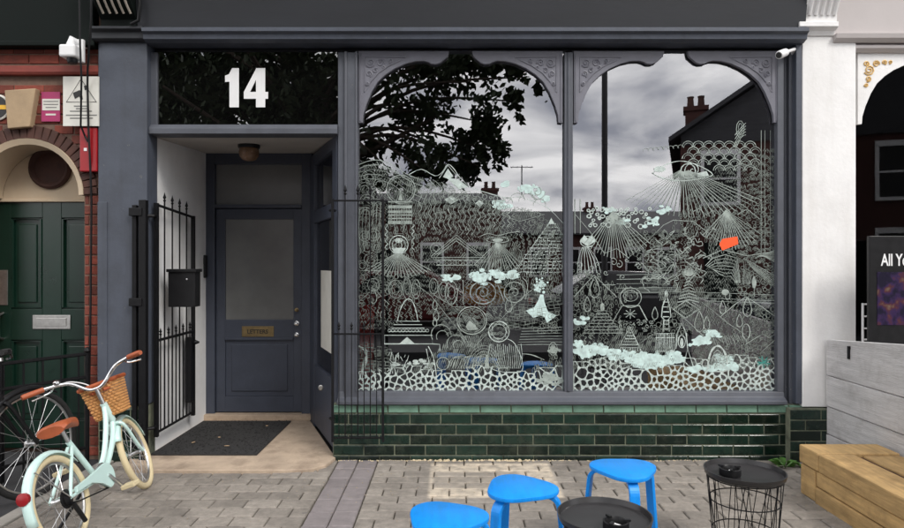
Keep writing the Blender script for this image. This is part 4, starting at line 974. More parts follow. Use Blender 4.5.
# saddle
q = MB(); secs = [(-.12, .075, .0), (-.10, .088, .012), (-.04, .075, .014), (.03, .04, .010), (.09, .024, .006), (.125, .014, .0)]
vs = []; nn_ = 12
for x, hw2, dz_ in secs:
    for k in range(nn_):
        t = 2 * PI * k / nn_; vs.append((st.x + x, hw2 * math.cos(t), st.z + .085 + dz_ + .028 * math.sin(t)))
fs = [(i * nn_ + k, i * nn_ + (k + 1) % nn_, (i + 1) * nn_ + (k + 1) % nn_, (i + 1) * nn_ + k) for i in range(len(secs) - 1) for k in range(nn_)] + [tuple(range(nn_))[::-1], tuple((len(secs) - 1) * nn_ + k for k in range(nn_))]
q.add(vs, fs).build('saddle', M['leather'], mb, smooth=True)
# bars
sf.append(MB().tube([hd1, (.645, 0, .72)], .013, 10).build('stem', M['alu'], mb, smooth=True))
sf.append(MB().tube(curve_pts([(.56, .29, .83), (.60, .24, .83), (.66, .14, .81), (.65, .05, .735), (.645, 0, .72), (.65, -.05, .735), (.66, -.14, .81), (.60, -.24, .83), (.56, -.29, .83)]), .011, 8).build('handlebar', M['chrome'], mb, smooth=True))
for sy in (-1, 1):
    sf.append(MB().tube([(.515, .345 * sy, .828), (.525, .333 * sy, .829), (.59, .252 * sy, .83)], [.014, .017, .016], 10).build('grip', M['leather'], mb, smooth=True))
    sf.append(MB().tube(curve_pts([(.625, .215 * sy, .82), (.62, .24 * sy, .80), (.56, .32 * sy, .79)]), .006, 6).build('brake_lever', M['chrome'], mb, smooth=True))
    sf.append(MB().tube(curve_pts([(.62, .21 * sy, .82), (.72, .15 * sy, .82), (.73, .05 * sy, .74), (.70, .02 * sy, .60)]), .004, 6).build('brake_cable', M['bwhite'], mb, smooth=True))
sf.append(MB().lathe([(.022, 0), (.022, .012), (.012, .022), (.002, .024)], (.635, .19, .835), 12).build('bell', M['chrome'], mb, smooth=True))
# wicker basket: woven bands, ribs, rim
bk = bpy.data.objects.new('basket', None); C.objects.link(bk); bk.parent = mb; bk.location = (0, 0, 0); WL[bk] = Vector((0, 0, 0)); sf.append(bk)
bx0, bx1, bzb, bzt = .685, .83, .53, .74
def brect(t, g=0.0):
    e_ = .03 * t + g; hw2 = .08 + .025 * t + g; return [(bx0 - g, -hw2), (bx1 + e_, -hw2), (bx1 + e_, hw2), (bx0 - g, hw2)]
for i in range(12):
    t = (i + .5) / 12; z = bzb + (bzt - bzb) * t; rc = brect(t); pts = []
    for k in range(4):
        p, q2 = rc[k], rc[(k + 1) % 4]; m = 14
        for j in range(m):
            u_ = j / m; wv = .004 * (1 if (j + i) % 2 else -1); nx, ny = (q2[1] - p[1]), -(q2[0] - p[0]); l = math.hypot(nx, ny)
            pts.append((p[0] + (q2[0] - p[0]) * u_ + nx / l * wv, p[1] + (q2[1] - p[1]) * u_ + ny / l * wv, z))
    MB().tube(pts, .0085, 5, closed=True).build('weave', M['wicker'], bk)
MB().tube([(x, y, bzt + .004) for x, y in brect(1, .006)], .013, 8, closed=True).build('rim', M['leather'], bk)
MB().box(bx0, bx1, -.08, .08, bzb - .004, bzb + .006).build('base', M['wicker'], bk)
for sy in (-1, 1):
    sf.append(MB().tube([(.66, .03 * sy, .70), (.69, .06 * sy, .70)], .010, 8).build('basket_strap', M['leather'], mb))
bpy.context.view_layer.update()
for o in sf:
    if o is bk: o.matrix_basis = STEER.copy()
    else: o.matrix_basis = STEER @ o.matrix_basis
place(mb, (-1.955, -1.46, 0.0), (R(-18), 0, R(91.5)))

# black bicycle
bb_ = thing('bicycle', (0, 0, 0), 'black bicycle leaning by the iron railing at the left edge', 'bicycle', 'bicycles by the entrance')
r = .335; rh = Vector((0, 0, r)); fh = Vector((1.02, 0, r)); b0 = Vector((.42, 0, .28)); h1 = Vector((.80, 0, .80)); h0 = Vector((.85, 0, .63)); s0 = Vector((.26, 0, .78))
wheel(bb_, rh, r, 'tyre_black', .019, 24); wheel(bb_, fh, r, 'tyre_black', .019, 24)
for p, q_, rr, nm in ((b0, s0, .016, 'seat_tube'), (b0, h0, .019, 'down_tube'), (s0 - Vector((0, 0, .05)), h1 - Vector((0, 0, .03)), .016, 'top_tube'), (h0, h1, .02, 'head_tube')):
    MB().tube([p, q_], rr, 10).build(nm, M['blackp'], bb_, smooth=True)
dt = h0 + (b0 - h0) * .25; dt2 = h0 + (b0 - h0) * .62
MB().tube([dt, dt2], .0205, 10).build('decal', M['bwhite'], bb_, smooth=True)
MB().tube([h0 + (b0 - h0) * .16, dt], .0206, 10).build('decal', M['red'], bb_, smooth=True)
for sy in (-1, 1):
    MB().tube([b0 + Vector((-.02, .03 * sy, 0)), rh + Vector((0, .06 * sy, 0))], .010, 8).build('chain_stay', M['blackp'], bb_, smooth=True)
    MB().tube([s0 + Vector((0, .014 * sy, -.06)), rh + Vector((0, .06 * sy, 0))], .009, 8).build('seat_stay', M['blackp'], bb_, smooth=True)
    MB().tube(curve_pts([(.855, .01 * sy, .62), (.865, .045 * sy, .60), (.95, .05 * sy, .45), (fh.x, .052 * sy, fh.z)]), .013, 8).build('fork_blade', M['blackp'], bb_, smooth=True)
MB().tube([s0, s0 + Vector((-.04, 0, .13))], .013, 8).build('seat_post', M['alu'], bb_, smooth=True)
q = MB().add([(x - .04 + .22, y, z + .33 - .29 + .53) for x, y, z in [(p[0] - st.x + .0, p[1], p[2] - st.z + .255) for p in vs]], fs); q.build('saddle', M['blackp'], bb_, smooth=True)
MB().tube([h1, (.77, 0, .90)], .014, 8).build('stem', M['blackp'], bb_, smooth=True)
MB().tube(curve_pts([(.66, .30, .93), (.73, .24, .93), (.78, .1, .905), (.77, 0, .90), (.78, -.1, .905), (.73, -.24, .93), (.66, -.30, .93)]), .012, 8).build('handlebar', M['blackp'], bb_, smooth=True)
for sy in (-1, 1):
    MB().tube([(.62, .315 * sy, .93), (.71, .262 * sy, .93)], .017, 8).build('grip', M['tyre_black'], bb_, smooth=True)
    MB().tube([(.74, .235 * sy, .925), (.70, .29 * sy, .895), (.645, .32 * sy, .89)], .007, 6).build('brake_lever', M['chrome'], bb_, smooth=True)
MB().lathe([(.001, .04), (.09, .04), (.095, .044), (.09, .048), (.001, .048)], b0, 24, RX).build('chain_ring', M['blackp'], bb_)
for sy, an in ((-1, R(-40)), (1, R(140))):
    e_ = b0 + Vector((.17 * math.cos(an), .09 * sy, .17 * math.sin(an)))
    MB().tube([b0 + Vector((0, .06 * sy, 0)), e_], .010, 8).build('crank', M['blackp'], bb_); MB().box(e_.x - .04, e_.x + .04, e_.y, e_.y + .08 * sy, e_.z - .012, e_.z + .012).build('pedal', M['blackp'], bb_)
fender(bb_, fh, r + .014, R(55), R(160), .028, 'blackp')
hd = math.atan2(.97, .26)
place(bb_, (-2.58 - 1.02 * math.cos(hd), -.80 - 1.02 * math.sin(hd), .004), (R(-7), 0, hd))
# ================================================================== chalk drawing on the glass
YG = 0.047
SCL = 4.064
LV = [0]
def lift():
    LV[0] = (LV[0] + 1) % 90; return YG - 0.0006 - LV[0] * 0.00004
class Draw:
    def __init__(s, tu, tv): s.tu, s.tv = tu, tv; s.q = MB()
    def p(s, x, y): return Vector((PX(s.tu + x / SCL, YG), PZ(s.tv + y / SCL, YG)))
    def line(s, pts, w=0.0062, closed=False, smooth=0):
        P = [s.p(*a) for a in pts]
        if smooth: P = [Vector((v.x, v.y)) for v in curve_pts([(p.x, p.y, 0) for p in (P + [P[0]] if closed else P)], smooth)]; closed = False
        y = lift(); n = len(P); L_ = []; R_ = []
        for i in range(n):
            a = P[i - 1] if (i or closed) else P[i]; b = P[(i + 1) % n] if (i < n - 1 or closed) else P[i]
            d = b - a
            if d.length < 1e-7: d = Vector((1, 0))
            d.normalize(); nn = Vector((-d.y, d.x)) * w * .5 * random.uniform(.5, 1.35); L_.append(P[i] + nn); R_.append(P[i] - nn)
        vs = [(v.x, y, v.y) for v in L_] + [(v.x, y, v.y) for v in R_]
        s.q.add(vs, [(i, (i + 1) % n, n + (i + 1) % n, n + i) for i in range(n if closed else n - 1)]); return s
    def circ(s, cx, cy, r, w=0.0062, ry=None, n=None, a0=0, a1=360, jit=0.0):
        ry = ry or r; n = n or max(10, int(r / 2.5)); full = abs(a1 - a0) >= 360
        m = n if full else n + 1
        pts = [(cx + r * (1 + random.uniform(-jit, jit)) * math.cos(R(a0 + (a1 - a0) * k / n)), cy + ry * (1 + random.uniform(-jit, jit)) * math.sin(R(a0 + (a1 - a0) * k / n))) for k in range(m)]
        return s.line(pts, w, closed=full)
    def fill(s, pts):
        y = lift(); P = [s.p(*a) for a in pts]; s.q.add([(v.x, y, v.y) for v in P], [tuple(range(len(P)))]); return s
    def disc(s, cx, cy, r, ry=None, n=18):
        ry = ry or r; return s.fill([(cx + r * math.cos(2 * PI * k / n), cy + ry * math.sin(2 * PI * k / n)) for k in range(n)])
    def fan(s, cx, cy, x0, x1, y1, n, w=0.0055, bow=0.0):
        for k in range(n):
            t = k / (n - 1); x = x0 + (x1 - x0) * t; yy = y1 - bow * (2 * t - 1) ** 2
            s.line([(cx + (x - cx) * .06, cy + (yy - cy) * .06), (x, yy)], w)
        return s
    def drop(s, cx, cy, h, w_=.6, lw=0.006):
        pts = [(cx + h * w_ * .5 * math.sin(t) * math.sin(t / 2) ** 1.3, cy - h * .5 * math.cos(t)) for t in [2 * PI * k / 20 for k in range(20)]]
        pts = [(cx + h * w_ * .5 * math.sin(t) * abs(math.sin(t / 2)), cy - h * .5 * math.cos(t)) for t in [2 * PI * k / 20 for k in range(20)]]
        return s.line(pts, lw, closed=True)
    def spiral(s, cx, cy, r, turns=2, ph=0, w=0.0055):
        return s.line([(cx + r * (1 - k / 26) * math.cos(ph + turns * 2 * PI * k / 26), cy + r * (1 - k / 26) * math.sin(ph + turns * 2 * PI * k / 26)) for k in range(25)], w)
    def out(s, name, parent, m='paint2'):
        if s.q.v: s.q.build(name, M[m], parent, recalc=False, kind='stuff')
        s.q = MB(); return s
def pebbles(d, x0, x1, y0, y1, n, rmin, rmax, w, clip=None):
    done = []
    tries = 0
    while len(done) < n and tries < 6000:
        tries += 1; x, y = random.uniform(x0, x1), random.uniform(y0, y1); t = (y - y0) / (y1 - y0)
        r = rmin + (rmax - rmin) * random.random() ** 2 * (.5 + .5 * t)
        if clip and not clip(x, y): continue
        if x - r < 25 or x + r > 868 or y + r > 500: continue
        if all((x - a) ** 2 + (y - b) ** 2 > (r + c) ** 2 * .92 for a, b, c in done):
            done.append((x, y, r)); d.circ(x, y, r, w * random.uniform(.8, 1.25), r * random.uniform(.75, 1), jit=.08)
def pebble_net(d, x0, x1, top, y1, seed, smin=15, smax=38):
    """white net of rounded pebble outlines: Voronoi cells with a dark middle"""
    g = random.Random(seed); P = []; tries = 0
    while tries < 9000:
        tries += 1; x, y = g.uniform(x0, x1), g.uniform(0, y1)
        if y < top(x) + 4: continue
        s_ = smin + (smax - smin) * (.5 + .5 * math.sin(x * .021 + seed)) * g.random() ** 1.5
        if all((x - a) ** 2 + (y - b) ** 2 > (.5 * (s_ + c)) ** 2 for a, b, c in P): P.append((x, y, s_))
    for i, (x, y, s_) in enumerate(P):
        cell = [(max(x - 40, x0), max(y - 40, top(x) - 6)), (min(x + 40, x1), max(y - 40, top(x) - 6)), (min(x + 40, x1), min(y + 40, y1)), (max(x - 40, x0), min(y + 40, y1))]
        for j, (a, b, c) in enumerate(P):
            if j == i or abs(a - x) > 80 or abs(b - y) > 80: continue
            dx_, dy_ = a - x, b - y; L2 = dx_ * dx_ + dy_ * dy_; k = .5 + (s_ * s_ - c * c) / (8 * L2)
            out_ = []
            for m in range(len(cell)):
                p, q_ = cell[m], cell[(m + 1) % len(cell)]
                fp = (p[0] - x) * dx_ + (p[1] - y) * dy_ - k * L2; fq = (q_[0] - x) * dx_ + (q_[1] - y) * dy_ - k * L2
                if fp <= 0: out_.append(p)
                if fp * fq < 0: t = fp / (fp - fq); out_.append((p[0] + (q_[0] - p[0]) * t, p[1] + (q_[1] - p[1]) * t))
            cell = out_
            if len(cell) < 3: break
        if len(cell) < 3: continue
        n = len(cell); cx = sum(p[0] for p in cell) / n; cy = sum(p[1] for p in cell) / n
        ou = []; inn = []; th = g.uniform(.55, 1.15)
        for m in range(n):
            p, q_ = cell[m], cell[(m + 1) % n]
            for t, ins in ((0, 8.0), (.25, 4.2), (.5, 3.0), (.75, 4.2)):
                e = (p[0] + (q_[0] - p[0]) * t, p[1] + (q_[1] - p[1]) * t); l = math.hypot(e[0] - cx, e[1] - cy) or 1
                f_ = max(.1, 1 - ins * th / l); ou.append(e); inn.append((cx + (e[0] - cx) * f_, cy + (e[1] - cy) * f_))
        yy_ = YG - .0004; vs = [d.p(*e) for e in ou] + [d.p(*e) for e in inn]; m = len(ou)
        d.q.add([(v.x, yy_, v.y) for v in vs], [(k, (k + 1) % m, m + (k + 1) % m, m + k) for k in range(m)])
def cloud(d, pts, r):
    for x, y in pts:
        for k in range(10): d.disc(x + random.gauss(0, r * .7), y + random.gauss(0, r * .3), r * random.uniform(.2, .75), r * random.uniform(.18, .42), 11)
W1, W2, W3 = 0.0031, 0.0046, 0.0068
# ---- left pane, upper half
L0 = Draw(350, 150); pnL = panes[0]
for k in range(5): L0.line([(30, 62 + k * 16), (75, 45 + k * 18), (120, 42 + k * 20), (175, 62 + k * 20), (235, 100 + k * 22), (300, 125 + k * 24)], W2 if k < 2 else W1, smooth=5)
for k in range(9): L0.line([(55 + k * 18, 40 + abs(4 - k) * 6), (70 + k * 19, 62 + k * 6)], W1)
for cx, cy, r_ in ((75, 115, 30), (120, 140, 24), (60, 160, 28), (105, 180, 26), (70, 210, 30), (115, 225, 24), (62, 258, 26), (110, 270, 26)):
    L0.circ(cx, cy, r_, W1, a0=170, a1=380); L0.circ(cx, cy, r_ * .6, W1, a0=170, a1=380)
L0.out('wave_drawing', pnL)
L0.circ(207, 160, 58, W3).circ(207, 160, 50, W1).line([(190, 205), (205, 155), (220, 205)], W2).fill([(196, 205), (205, 160), (214, 205)]); L0.out('ring_drawing', pnL)
for y, h in ((208, 5), (225, 12), (246, 10), (262, 5), (276, 5), (288, 13)): L0.fill([(155, y), (252, y), (252, y + h), (155, y + h)])
for x in range(160, 252, 10): L0.line([(x, 236), (x, 300)], W1)
L0.line([(180, 300), (185, 340), (215, 340), (222, 300)], W2); L0.out('tower_drawing', pnL)
for xs in (148, 256):
    L0.line([(xs + 5 * math.sin(k * 1.25), 300 + k * 5) for k in range(22)], W2)
L0.circ(198, 385, 38, W3).circ(198, 385, 27, W2).circ(198, 387, 14, W2).disc(198, 368, 16, 10); L0.fill([(168, 398), (228, 398), (214, 420), (182, 420)]); L0.out('medallion_drawing', pnL, 'paint')
L0.fan(196, 415, 60, 330, 520, 19, W2, 30); L0.out('fan_drawing', pnL)
for k in range(8): L0.line([(40 + k * 14, 240 - k * 4), (36 + k * 14, 330), (44 + k * 14, 420 - k * 8)], W1, smooth=4)
for cx, cy, r_ in ((60, 350, 22), (95, 345, 26), (70, 400, 26), (110, 395, 22), (85, 445, 28), (50, 470, 22), (115, 470, 24)):
    L0.circ(cx, cy, r_, W1).circ(cx, cy, r_ * .55, W1)
L0.line([(55, 490), (125, 490)], W3); L0.out('leaf_drawing', pnL)
# ridge line, peaks, diamonds
L0.line([(240, 100), (290, 78), (345, 105), (375, 90), (398, 58), (425, 80), (445, 110), (490, 150), (560, 175), (640, 195), (690, 190), (760, 215), (810, 240), (868, 300)], W2, smooth=3)
L0.line([(362, 115), (398, 62), (440, 112)], W2); L0.fill([(378, 110), (398, 75), (420, 108), (400, 118)]); L0.fill([(390, 110), (440, 120), (482, 150), (440, 160)])
L0.fill([(383, 202), (412, 186), (440, 204), (412, 220)]); L0.fill([(508, 216), (526, 204), (545, 217), (527, 230)]); L0.out('peak_drawing', pnL, 'paint')
for k in range(20):
    x = 285 + k * 20; top = 150 + max(0, k - 4) * 7 + (24 if k < 3 else 0); bot = 330 - abs(10 - k) * 2
    L0.line([(x + 6 * math.sin(j * 1.1 + k * .4), top + (bot - top) * j / 16) for j in range(17)], W1 if k % 3 else W2)
L0.out('wavy_line_drawing', pnL)
for k in range(6): L0.line([(320 + k * 26, 120 + k * 5), (350 + k * 26, 155 + k * 5), (322 + k * 26, 180 + k * 4)], W1, smooth=4)
for k in range(22): L0.circ(420 + (k % 11) * 22 + random.uniform(-6, 6), 165 + (k // 11) * 22 + k % 11 * 4, random.uniform(5, 11), W1)
for cx, cy, r_ in ((640, 215, 22), (680, 205, 30), (720, 210, 34), (770, 225, 26), (600, 220, 16)): L0.circ(cx, cy, r_, W2, a0=180, a1=360)
L0.spiral(760, 170, 34, 2, 0, W3); L0.line([(610, 262), (690, 240), (790, 262), (690, 290)], W2, closed=True)
L0.out('cloud_drawing', pnL)
cloud(L0, [(710, 160), (735, 150), (760, 175), (790, 195), (595, 215), (620, 230), (640, 140)], 22); L0.out('cloud_fill', pnL, 'cloudpaint')
# pagoda and second fan
for o_ in (0, 10, 22): L0.line([(330 + o_, 432), (432, 345 + o_ * 1.1), (540 - o_, 432)], W2)
for y, a, b in ((437, 330, 545), (447, 340, 540), (468, 350, 520)): L0.line([(a, y), (b, y)], W2)
for x in range(360, 520, 22): L0.circ(x, 458, 8, W1)
for k in range(9): L0.line([(340 + k * 22, 310 + (k % 2) * 14), (352 + k * 22, 330), (340 + k * 22, 345)], W1)
L0.line([(520, 355), (560, 340), (600, 348), (640, 338), (690, 330)], W2, smooth=4); L0.circ(600, 365, 46, W2, 12).disc(600, 366, 22, 8)
L0.circ(350, 400, 24, W1).circ(350, 400, 12, W2); L0.out('pagoda_drawing', pnL)
L0.fan(600, 372, 505, 700, 492, 15, W2, 26).line([(505, 465), (540, 488), (600, 496), (660, 488), (700, 465)], W1, smooth=4); L0.out('fan_drawing', pnL)
# stepped pyramid with brick dashes
for i in range(15):
    y = 300 + i * 14; h = 6 + i * 11.5; x = 818 - h
    while x < min(818 + h, 860):
        l = random.uniform(7, 18); L0.line([(x, y + random.uniform(-2, 2)), (min(x + l, 862), y + random.uniform(-2, 2))], W2); x += l + 4
        if random.random() < .5: L0.line([(x, y), (x, y + 12)], W1)
L0.line([(660, 505), (818, 285), (866, 345)], W2).fill([(806, 300), (818, 275), (830, 300)]); L0.out('pyramid_drawing', pnL, 'paint')
# ---- left pane, lower half
L1 = Draw(350, 270)
cloud(L1, [(500, 32), (530, 22), (560, 16), (590, 18), (620, 24), (655, 22), (520, 36), (405, 30)], 26); L1.out('cloud_fill', pnL, 'cloudpaint')
for cx, cy, rx_, ry_ in ((95, 60, 24, 26), (185, 78, 28, 38), (232, 75, 16, 44), (268, 78, 18, 40), (340, 66, 18, 32), (380, 85, 20, 38)): L1.circ(cx, cy, rx_, W2, ry_).circ(cx, cy, rx_ * .55, W1, ry_ * .6)
L1.circ(412, 92, 26, W3, 48).circ(412, 92, 14, W2, 28).circ(540, 92, 52, W3, 46); L1.spiral(540, 92, 34, 2, 1, W2).circ(668, 90, 42, W3, 42); L1.spiral(668, 92, 26, 1.6, 2, W2)
L1.line([(460, 40), (460, 140)], W2).line([(600, 60), (628, 130)], W2).line([(700, 30), (722, 60), (712, 120)], W2, smooth=4); L1.out('scroll_drawing', pnL)
L1.line([(30, 135), (95, 75), (160, 140)], W1).line([(265, 55), (330, 105), (500, 318), (690, 120), (790, 40)], W2).line([(340, 100), (420, 150), (620, 150)], W1); L1.out('mountain_line', pnL)
for cx, cy, h in ((95, 105, 60), (345, 140, 40), (350, 182, 46), (345, 210, 34), (645, 140, 60), (130, 180, 30)): L1.drop(cx, cy, h)
L1.out('drop_drawing', pnL)
L1.line([(192, 208), (205, 160), (222, 128), (238, 118), (254, 128), (268, 165), (276, 208)], W3, smooth=4)
for i, y in enumerate((208, 222, 236, 250)): L1.line([(186 - i * 9, y), (284 + i * 9, y)], W2)
for x in range(160, 320, 14): L1.circ(x, 246, 6, W1)
L1.line([(140, 265), (335, 265), (335, 300), (140, 300)], W3, closed=True).fill([(200, 300), (232, 272), (264, 300)]).line([(335, 300), (365, 302), (365, 330)], W3); L1.out('temple_drawing', pnL, 'paint')
L1.circ(495, 205, 60, W3, 56).circ(495, 205, 52, W1, 48)
for k in range(9): L1.line([(455 + k * 6, 180 + k * 2), (480 + k * 6, 235 - k * 2)], W1)
for k in range(10): L1.line([(450 + k * 9, 268), (474 + k * 5, 312)], W1)
L1.fill([(470, 230), (485, 205), (510, 225), (520, 242), (480, 245)]); L1.out('face_drawing', pnL)
L1.circ(605, 250, 42, W3).circ(605, 250, 30, W2); 
for k in range(12): L1.circ(605, 250, 34, W1, a0=k * 30, a1=k * 30 + 14)
for k in range(16): L1.line([(575 + k * 8, 300 + (k % 3) * 5), (580 + k * 8, 360), (600 + k * 6, 400)], W1, smooth=3)
L1.line([(570, 300), (560, 380), (600, 410), (690, 415), (700, 370), (670, 300), (640, 280)], W2, smooth=4); L1.out('figure_drawing', pnL, 'paint')
for k in range(40):
    a = random.uniform(0, 6.28); rr = random.uniform(0, 34); L1.disc(778 + rr * math.cos(a), 62 + rr * math.sin(a), random.uniform(4, 7), n=8)
L1.fill([(715, 165), (750, 150), (766, 120), (772, 100), (786, 100), (790, 130), (805, 170), (840, 185), (800, 215), (790, 190), (770, 185), (745, 195)]); L1.out('palm_drawing', pnL, 'cloudpaint')
for k in range(7): L1.line([(700 - k * 3, 238 + k * 11), (780, 236 + k * 11), (864, 232 + k * 12)], W1, smooth=3)
L1.line([(700, 340), (740, 345), (790, 365)], W3, smooth=4).circ(825, 320, 18, W2, 26).circ(825, 320, 10, W2, 15); cloud(L1, [(790, 450), (820, 440), (840, 455), (805, 430), (825, 325)], 20); L1.out('shell_drawing', pnL)
for cx, cy, r_ in ((370, 262, 40), (375, 270, 24), (430, 300, 36), (440, 306, 20)): L1.circ(cx, cy, r_, W2, a0=150, a1=360)
for k in range(12): L1.line([(395 + k * 11, 400), (410 + k * 11, 365 - (k % 4) * 4), (432 + k * 10, 350)], W2, smooth=3)
for k in range(7): L1.circ(545, 395, 12 + k * 9, W1, 16 + k * 12, a0=200, a1=340)
L1.circ(378, 380, 26, W3).fill([(546, 400), (552, 345), (562, 345), (566, 400)]); L1.out('plant_drawing', pnL)
for k in range(26):
    x, y = random.uniform(150, 235), random.uniform(345, 425); L1.line([(x, y), (x + random.uniform(-14, 14), y - random.uniform(10, 34))], W2)
cloud(L1, [(265, 375), (295, 372), (185, 385), (320, 390)], 16)
for k in range(5): L1.line([(35 + k * 5, 308 + k * 3), (70, 330 + k * 10), (52, 380 + k * 8), (42 + k * 8, 440)], W2, smooth=4)
L1.line([(80, 400), (110, 440), (90, 470)], W3, smooth=3).line([(310, 320), (330, 410), (352, 450), (340, 360), (318, 310)], W3, smooth=3); L1.out('creature_drawing', pnL, 'paint')
pebble_net(L1, 28, 864, lambda x: 408 + 14 * math.sin(x * .02) + 6 * math.sin(x * .07), 499, 3, 15, 36); L1.out('pebble_drawing', pnL, 'paint')
# ---- right pane, upper half
R0 = Draw(565, 150); pnR = panes[1]
for row_ in range(5):
    for k in range(9):
        cx, cy = 500 + k * 42 + (21 if row_ % 2 else 0), -12 + row_ * 24
        if cx > 780 or (row_ > 3 and k < 3): continue
        for rr in (24, 16): R0.circ(cx, cy, rr, W2 if rr > 20 else W1, a0=180, a1=360)
for k in range(8): R0.circ(330 + k * 20, 5 - k * 2, 12, W1, a0=180, a1=360)
for k in range(5): R0.line([(690, -60 + k * 16), (715, -90 + k * 10), (735, -110 + k * 12)], W2, smooth=3)
R0.circ(712, -85, 16, W2, 34).circ(712, -85, 8, W1, 24)
R0.out('scallop_drawing', pnR)
R0.line([(355, 95), (410, 60), (470, 45), (540, 62), (600, 100), (540, 118), (470, 125), (400, 115)], W3, closed=True, smooth=4).circ(500, 85, 30, W3).spiral(520, 82, 36, 1.5, 2.5, W3)
R0.disc(385, 78, 24, 12).fill([(535, 95), (575, 85), (585, 105), (540, 112)]); R0.out('eye_drawing', pnR, 'paint')
R0.fan(480, 75, 250, 800, 275, 27, W2, 70); R0.out('fan_drawing', pnR)
R0.fan(195, 250, 78, 345, 440, 21, W2, 60).fill([(172, 275), (195, 245), (218, 275)]); R0.out('fan_drawing', pnR)
R0.fan(655, 245, 560, 800, 405, 19, W2, 60).fill([(640, 258), (655, 240), (670, 258)]); R0.out('fan_drawing', pnR)
pebbles(R0, 95, 355, 235, 312, 46, 5, 12, 0.008); R0.out('pebble_drawing', pnR, 'paint')
cloud(R0, [(390, 250), (370, 285), (350, 300), (405, 240), (240, 290), (175, 240)], 18); R0.out('cloud_fill', pnR, 'cloudpaint')
R0.line([(250, 445), (330, 375), (400, 305), (440, 285), (520, 290), (600, 350), (650, 390)], W2).line([(520, 250), (545, 238), (575, 265), (600, 245), (625, 262)], W2).line([(660, 75), (720, 55), (790, 80)], W2).line([(700, 262), (740, 240), (790, 280)], W2)
for x in (797, 812, 834, 858): R0.line([(x, -80), (x, 430)], W1)
for x in (40, 62): R0.line([(x, 200), (x, 340)], W3)
R0.line([(40, 260), (100, 330), (160, 420), (210, 400), (260, 440)], W2); R0.out('mountain_line', pnR)
R0.circ(92, 372, 30, W3, 22); R0.fill([(62, 372), (78, 345), (92, 360), (108, 345), (122, 372), (92, 392)])
for k in range(7): R0.line([(70 + k * 4, 395), (55 + k * 12, 440), (50 + k * 16, 500)], W2, smooth=3)
R0.out('lotus_drawing', pnR, 'paint')
rr_ = random.Random(4)
for k in range(64):
    x, y = rr_.uniform(300, 560), rr_.uniform(320, 520)
    if y < 470 - (x - 270) * .9: continue
    pts = [(x, y)]
    for j in range(5): pts.append((pts[-1][0] + rr_.uniform(-22, 22), pts[-1][1] + rr_.uniform(-20, 20)))
    R0.line(pts, W2, smooth=4)
for k in range(14):
    x, y = rr_.uniform(60, 300), rr_.uniform(440, 520); R0.spiral(x, y, rr_.uniform(8, 18), 1.3, rr_.uniform(0, 6), W2)
R0.line([(480, 500), (505, 462), (525, 505), (500, 540)], W3, closed=True); R0.fill([(492, 500), (504, 478), (514, 502), (502, 518)]); R0.out('tangle_drawing', pnR)
for k in range(7):
    o_ = k * 15; R0.line([(570 + o_ * .4, 470 + o_ * .2), (600 + o_ * .3, 440 + o_ * .7), (650, 425 + o_), (700 - o_ * .3, 440 + o_ * .8), (712 - o_ * .2, 540)], W2)
    R0.line([(722 + o_ * .3, 545), (728 + o_ * .4, 440 + o_ * .5), (868, 520 + o_ * .6)], W2)
for k in range(9): R0.line([(770 + k * 3, 440 - k * 2), (868, 400 + k * 8)], W1)
R0.line([(560, 440), (640, 405), (740, 430), (868, 410)], W2); R0.out('maze_drawing', pnR)
# ---- right pane, lower half
R1 = Draw(565, 270)
R1.line([(145, 162), (150, 130), (158, 162)], W3).disc(151, 150, 9, 16)
for i in range(8): R1.line([(135 - i * 9, 165 + i * 13), (168 + i * 9, 165 + i * 13)], W2); R1.line([(135 - i * 9, 165 + i * 13), (135 - i * 9, 178 + i * 13)], W1); R1.line([(168 + i * 9, 165 + i * 13), (168 + i * 9, 178 + i * 13)], W1)
R1.out('stupa_drawing', pnR)
R1.line([(196, 205), (232, 145), (302, 145), (334, 205)], W3).circ(266, 112, 44, W3, 40).circ(266, 105, 30, W2, 22)
for k in range(8): R1.line([(265, 178), (265 + 26 * math.cos(k * .785), 178 + 20 * math.sin(k * .785))], W2)
R1.line([(35, 110), (118, 20), (210, 110)], W2).line([(150, 60), (205, 60)], W1)
for k in range(5): R1.line([(210, 20 + k * 18), (390, 16 + k * 19)], W1)
R1.out('drum_drawing', pnR)
R1.line([(215, 318), (264, 232), (322, 355)], W3)
for i in range(6): R1.line([(258 - i * 7, 255 + i * 12), (270 + i * 8, 255 + i * 12)], W3)
for x in range(225, 310, 10): R1.line([(x, 316), (x, 330)], W2)
R1.out('temple_drawing', pnR, 'paint')
R1.line([(398, 250), (402, 200), (392, 190), (396, 150), (406, 120), (411, 85), (417, 120), (426, 150), (430, 190), (420, 200), (424, 250)], W3)
for y in (130, 150, 170, 190, 205, 220, 240): R1.line([(398, y), (424, y)], W3)
R1.disc(411, 95, 7, 12)
for k in range(10): R1.line([(372 + k * 7.5, 258), (368 + k * 8.4, 330)], W2)
for y in (258, 275, 330): R1.line([(368, y), (446, y)], W2)
R1.line([(450, 320), (455, 260), (474, 215), (492, 258), (498, 320)], W3).circ(474, 290, 15, W3, 26).disc(474, 295, 7, 18).line([(480, 395), (498, 320), (522, 395)], W3); R1.out('stupa_drawing', pnR, 'paint')
for i in range(8): R1.line([(498 - 6 - i * 5, 40 + i * 13), (504, 30 + i * 13), (510 + i * 5, 40 + i * 13)], W3)
R1.disc(502, 12, 20, 14).circ(502, 12, 26, W2, 20); R1.line([(490, 125), (545, 160), (490, 195), (440, 160)], W3, closed=True).line([(490, 140), (520, 160), (490, 180), (462, 160)], W2, closed=True).line([(515, 130), (550, 150), (520, 172)], W2); R1.out('tree_drawing', pnR)
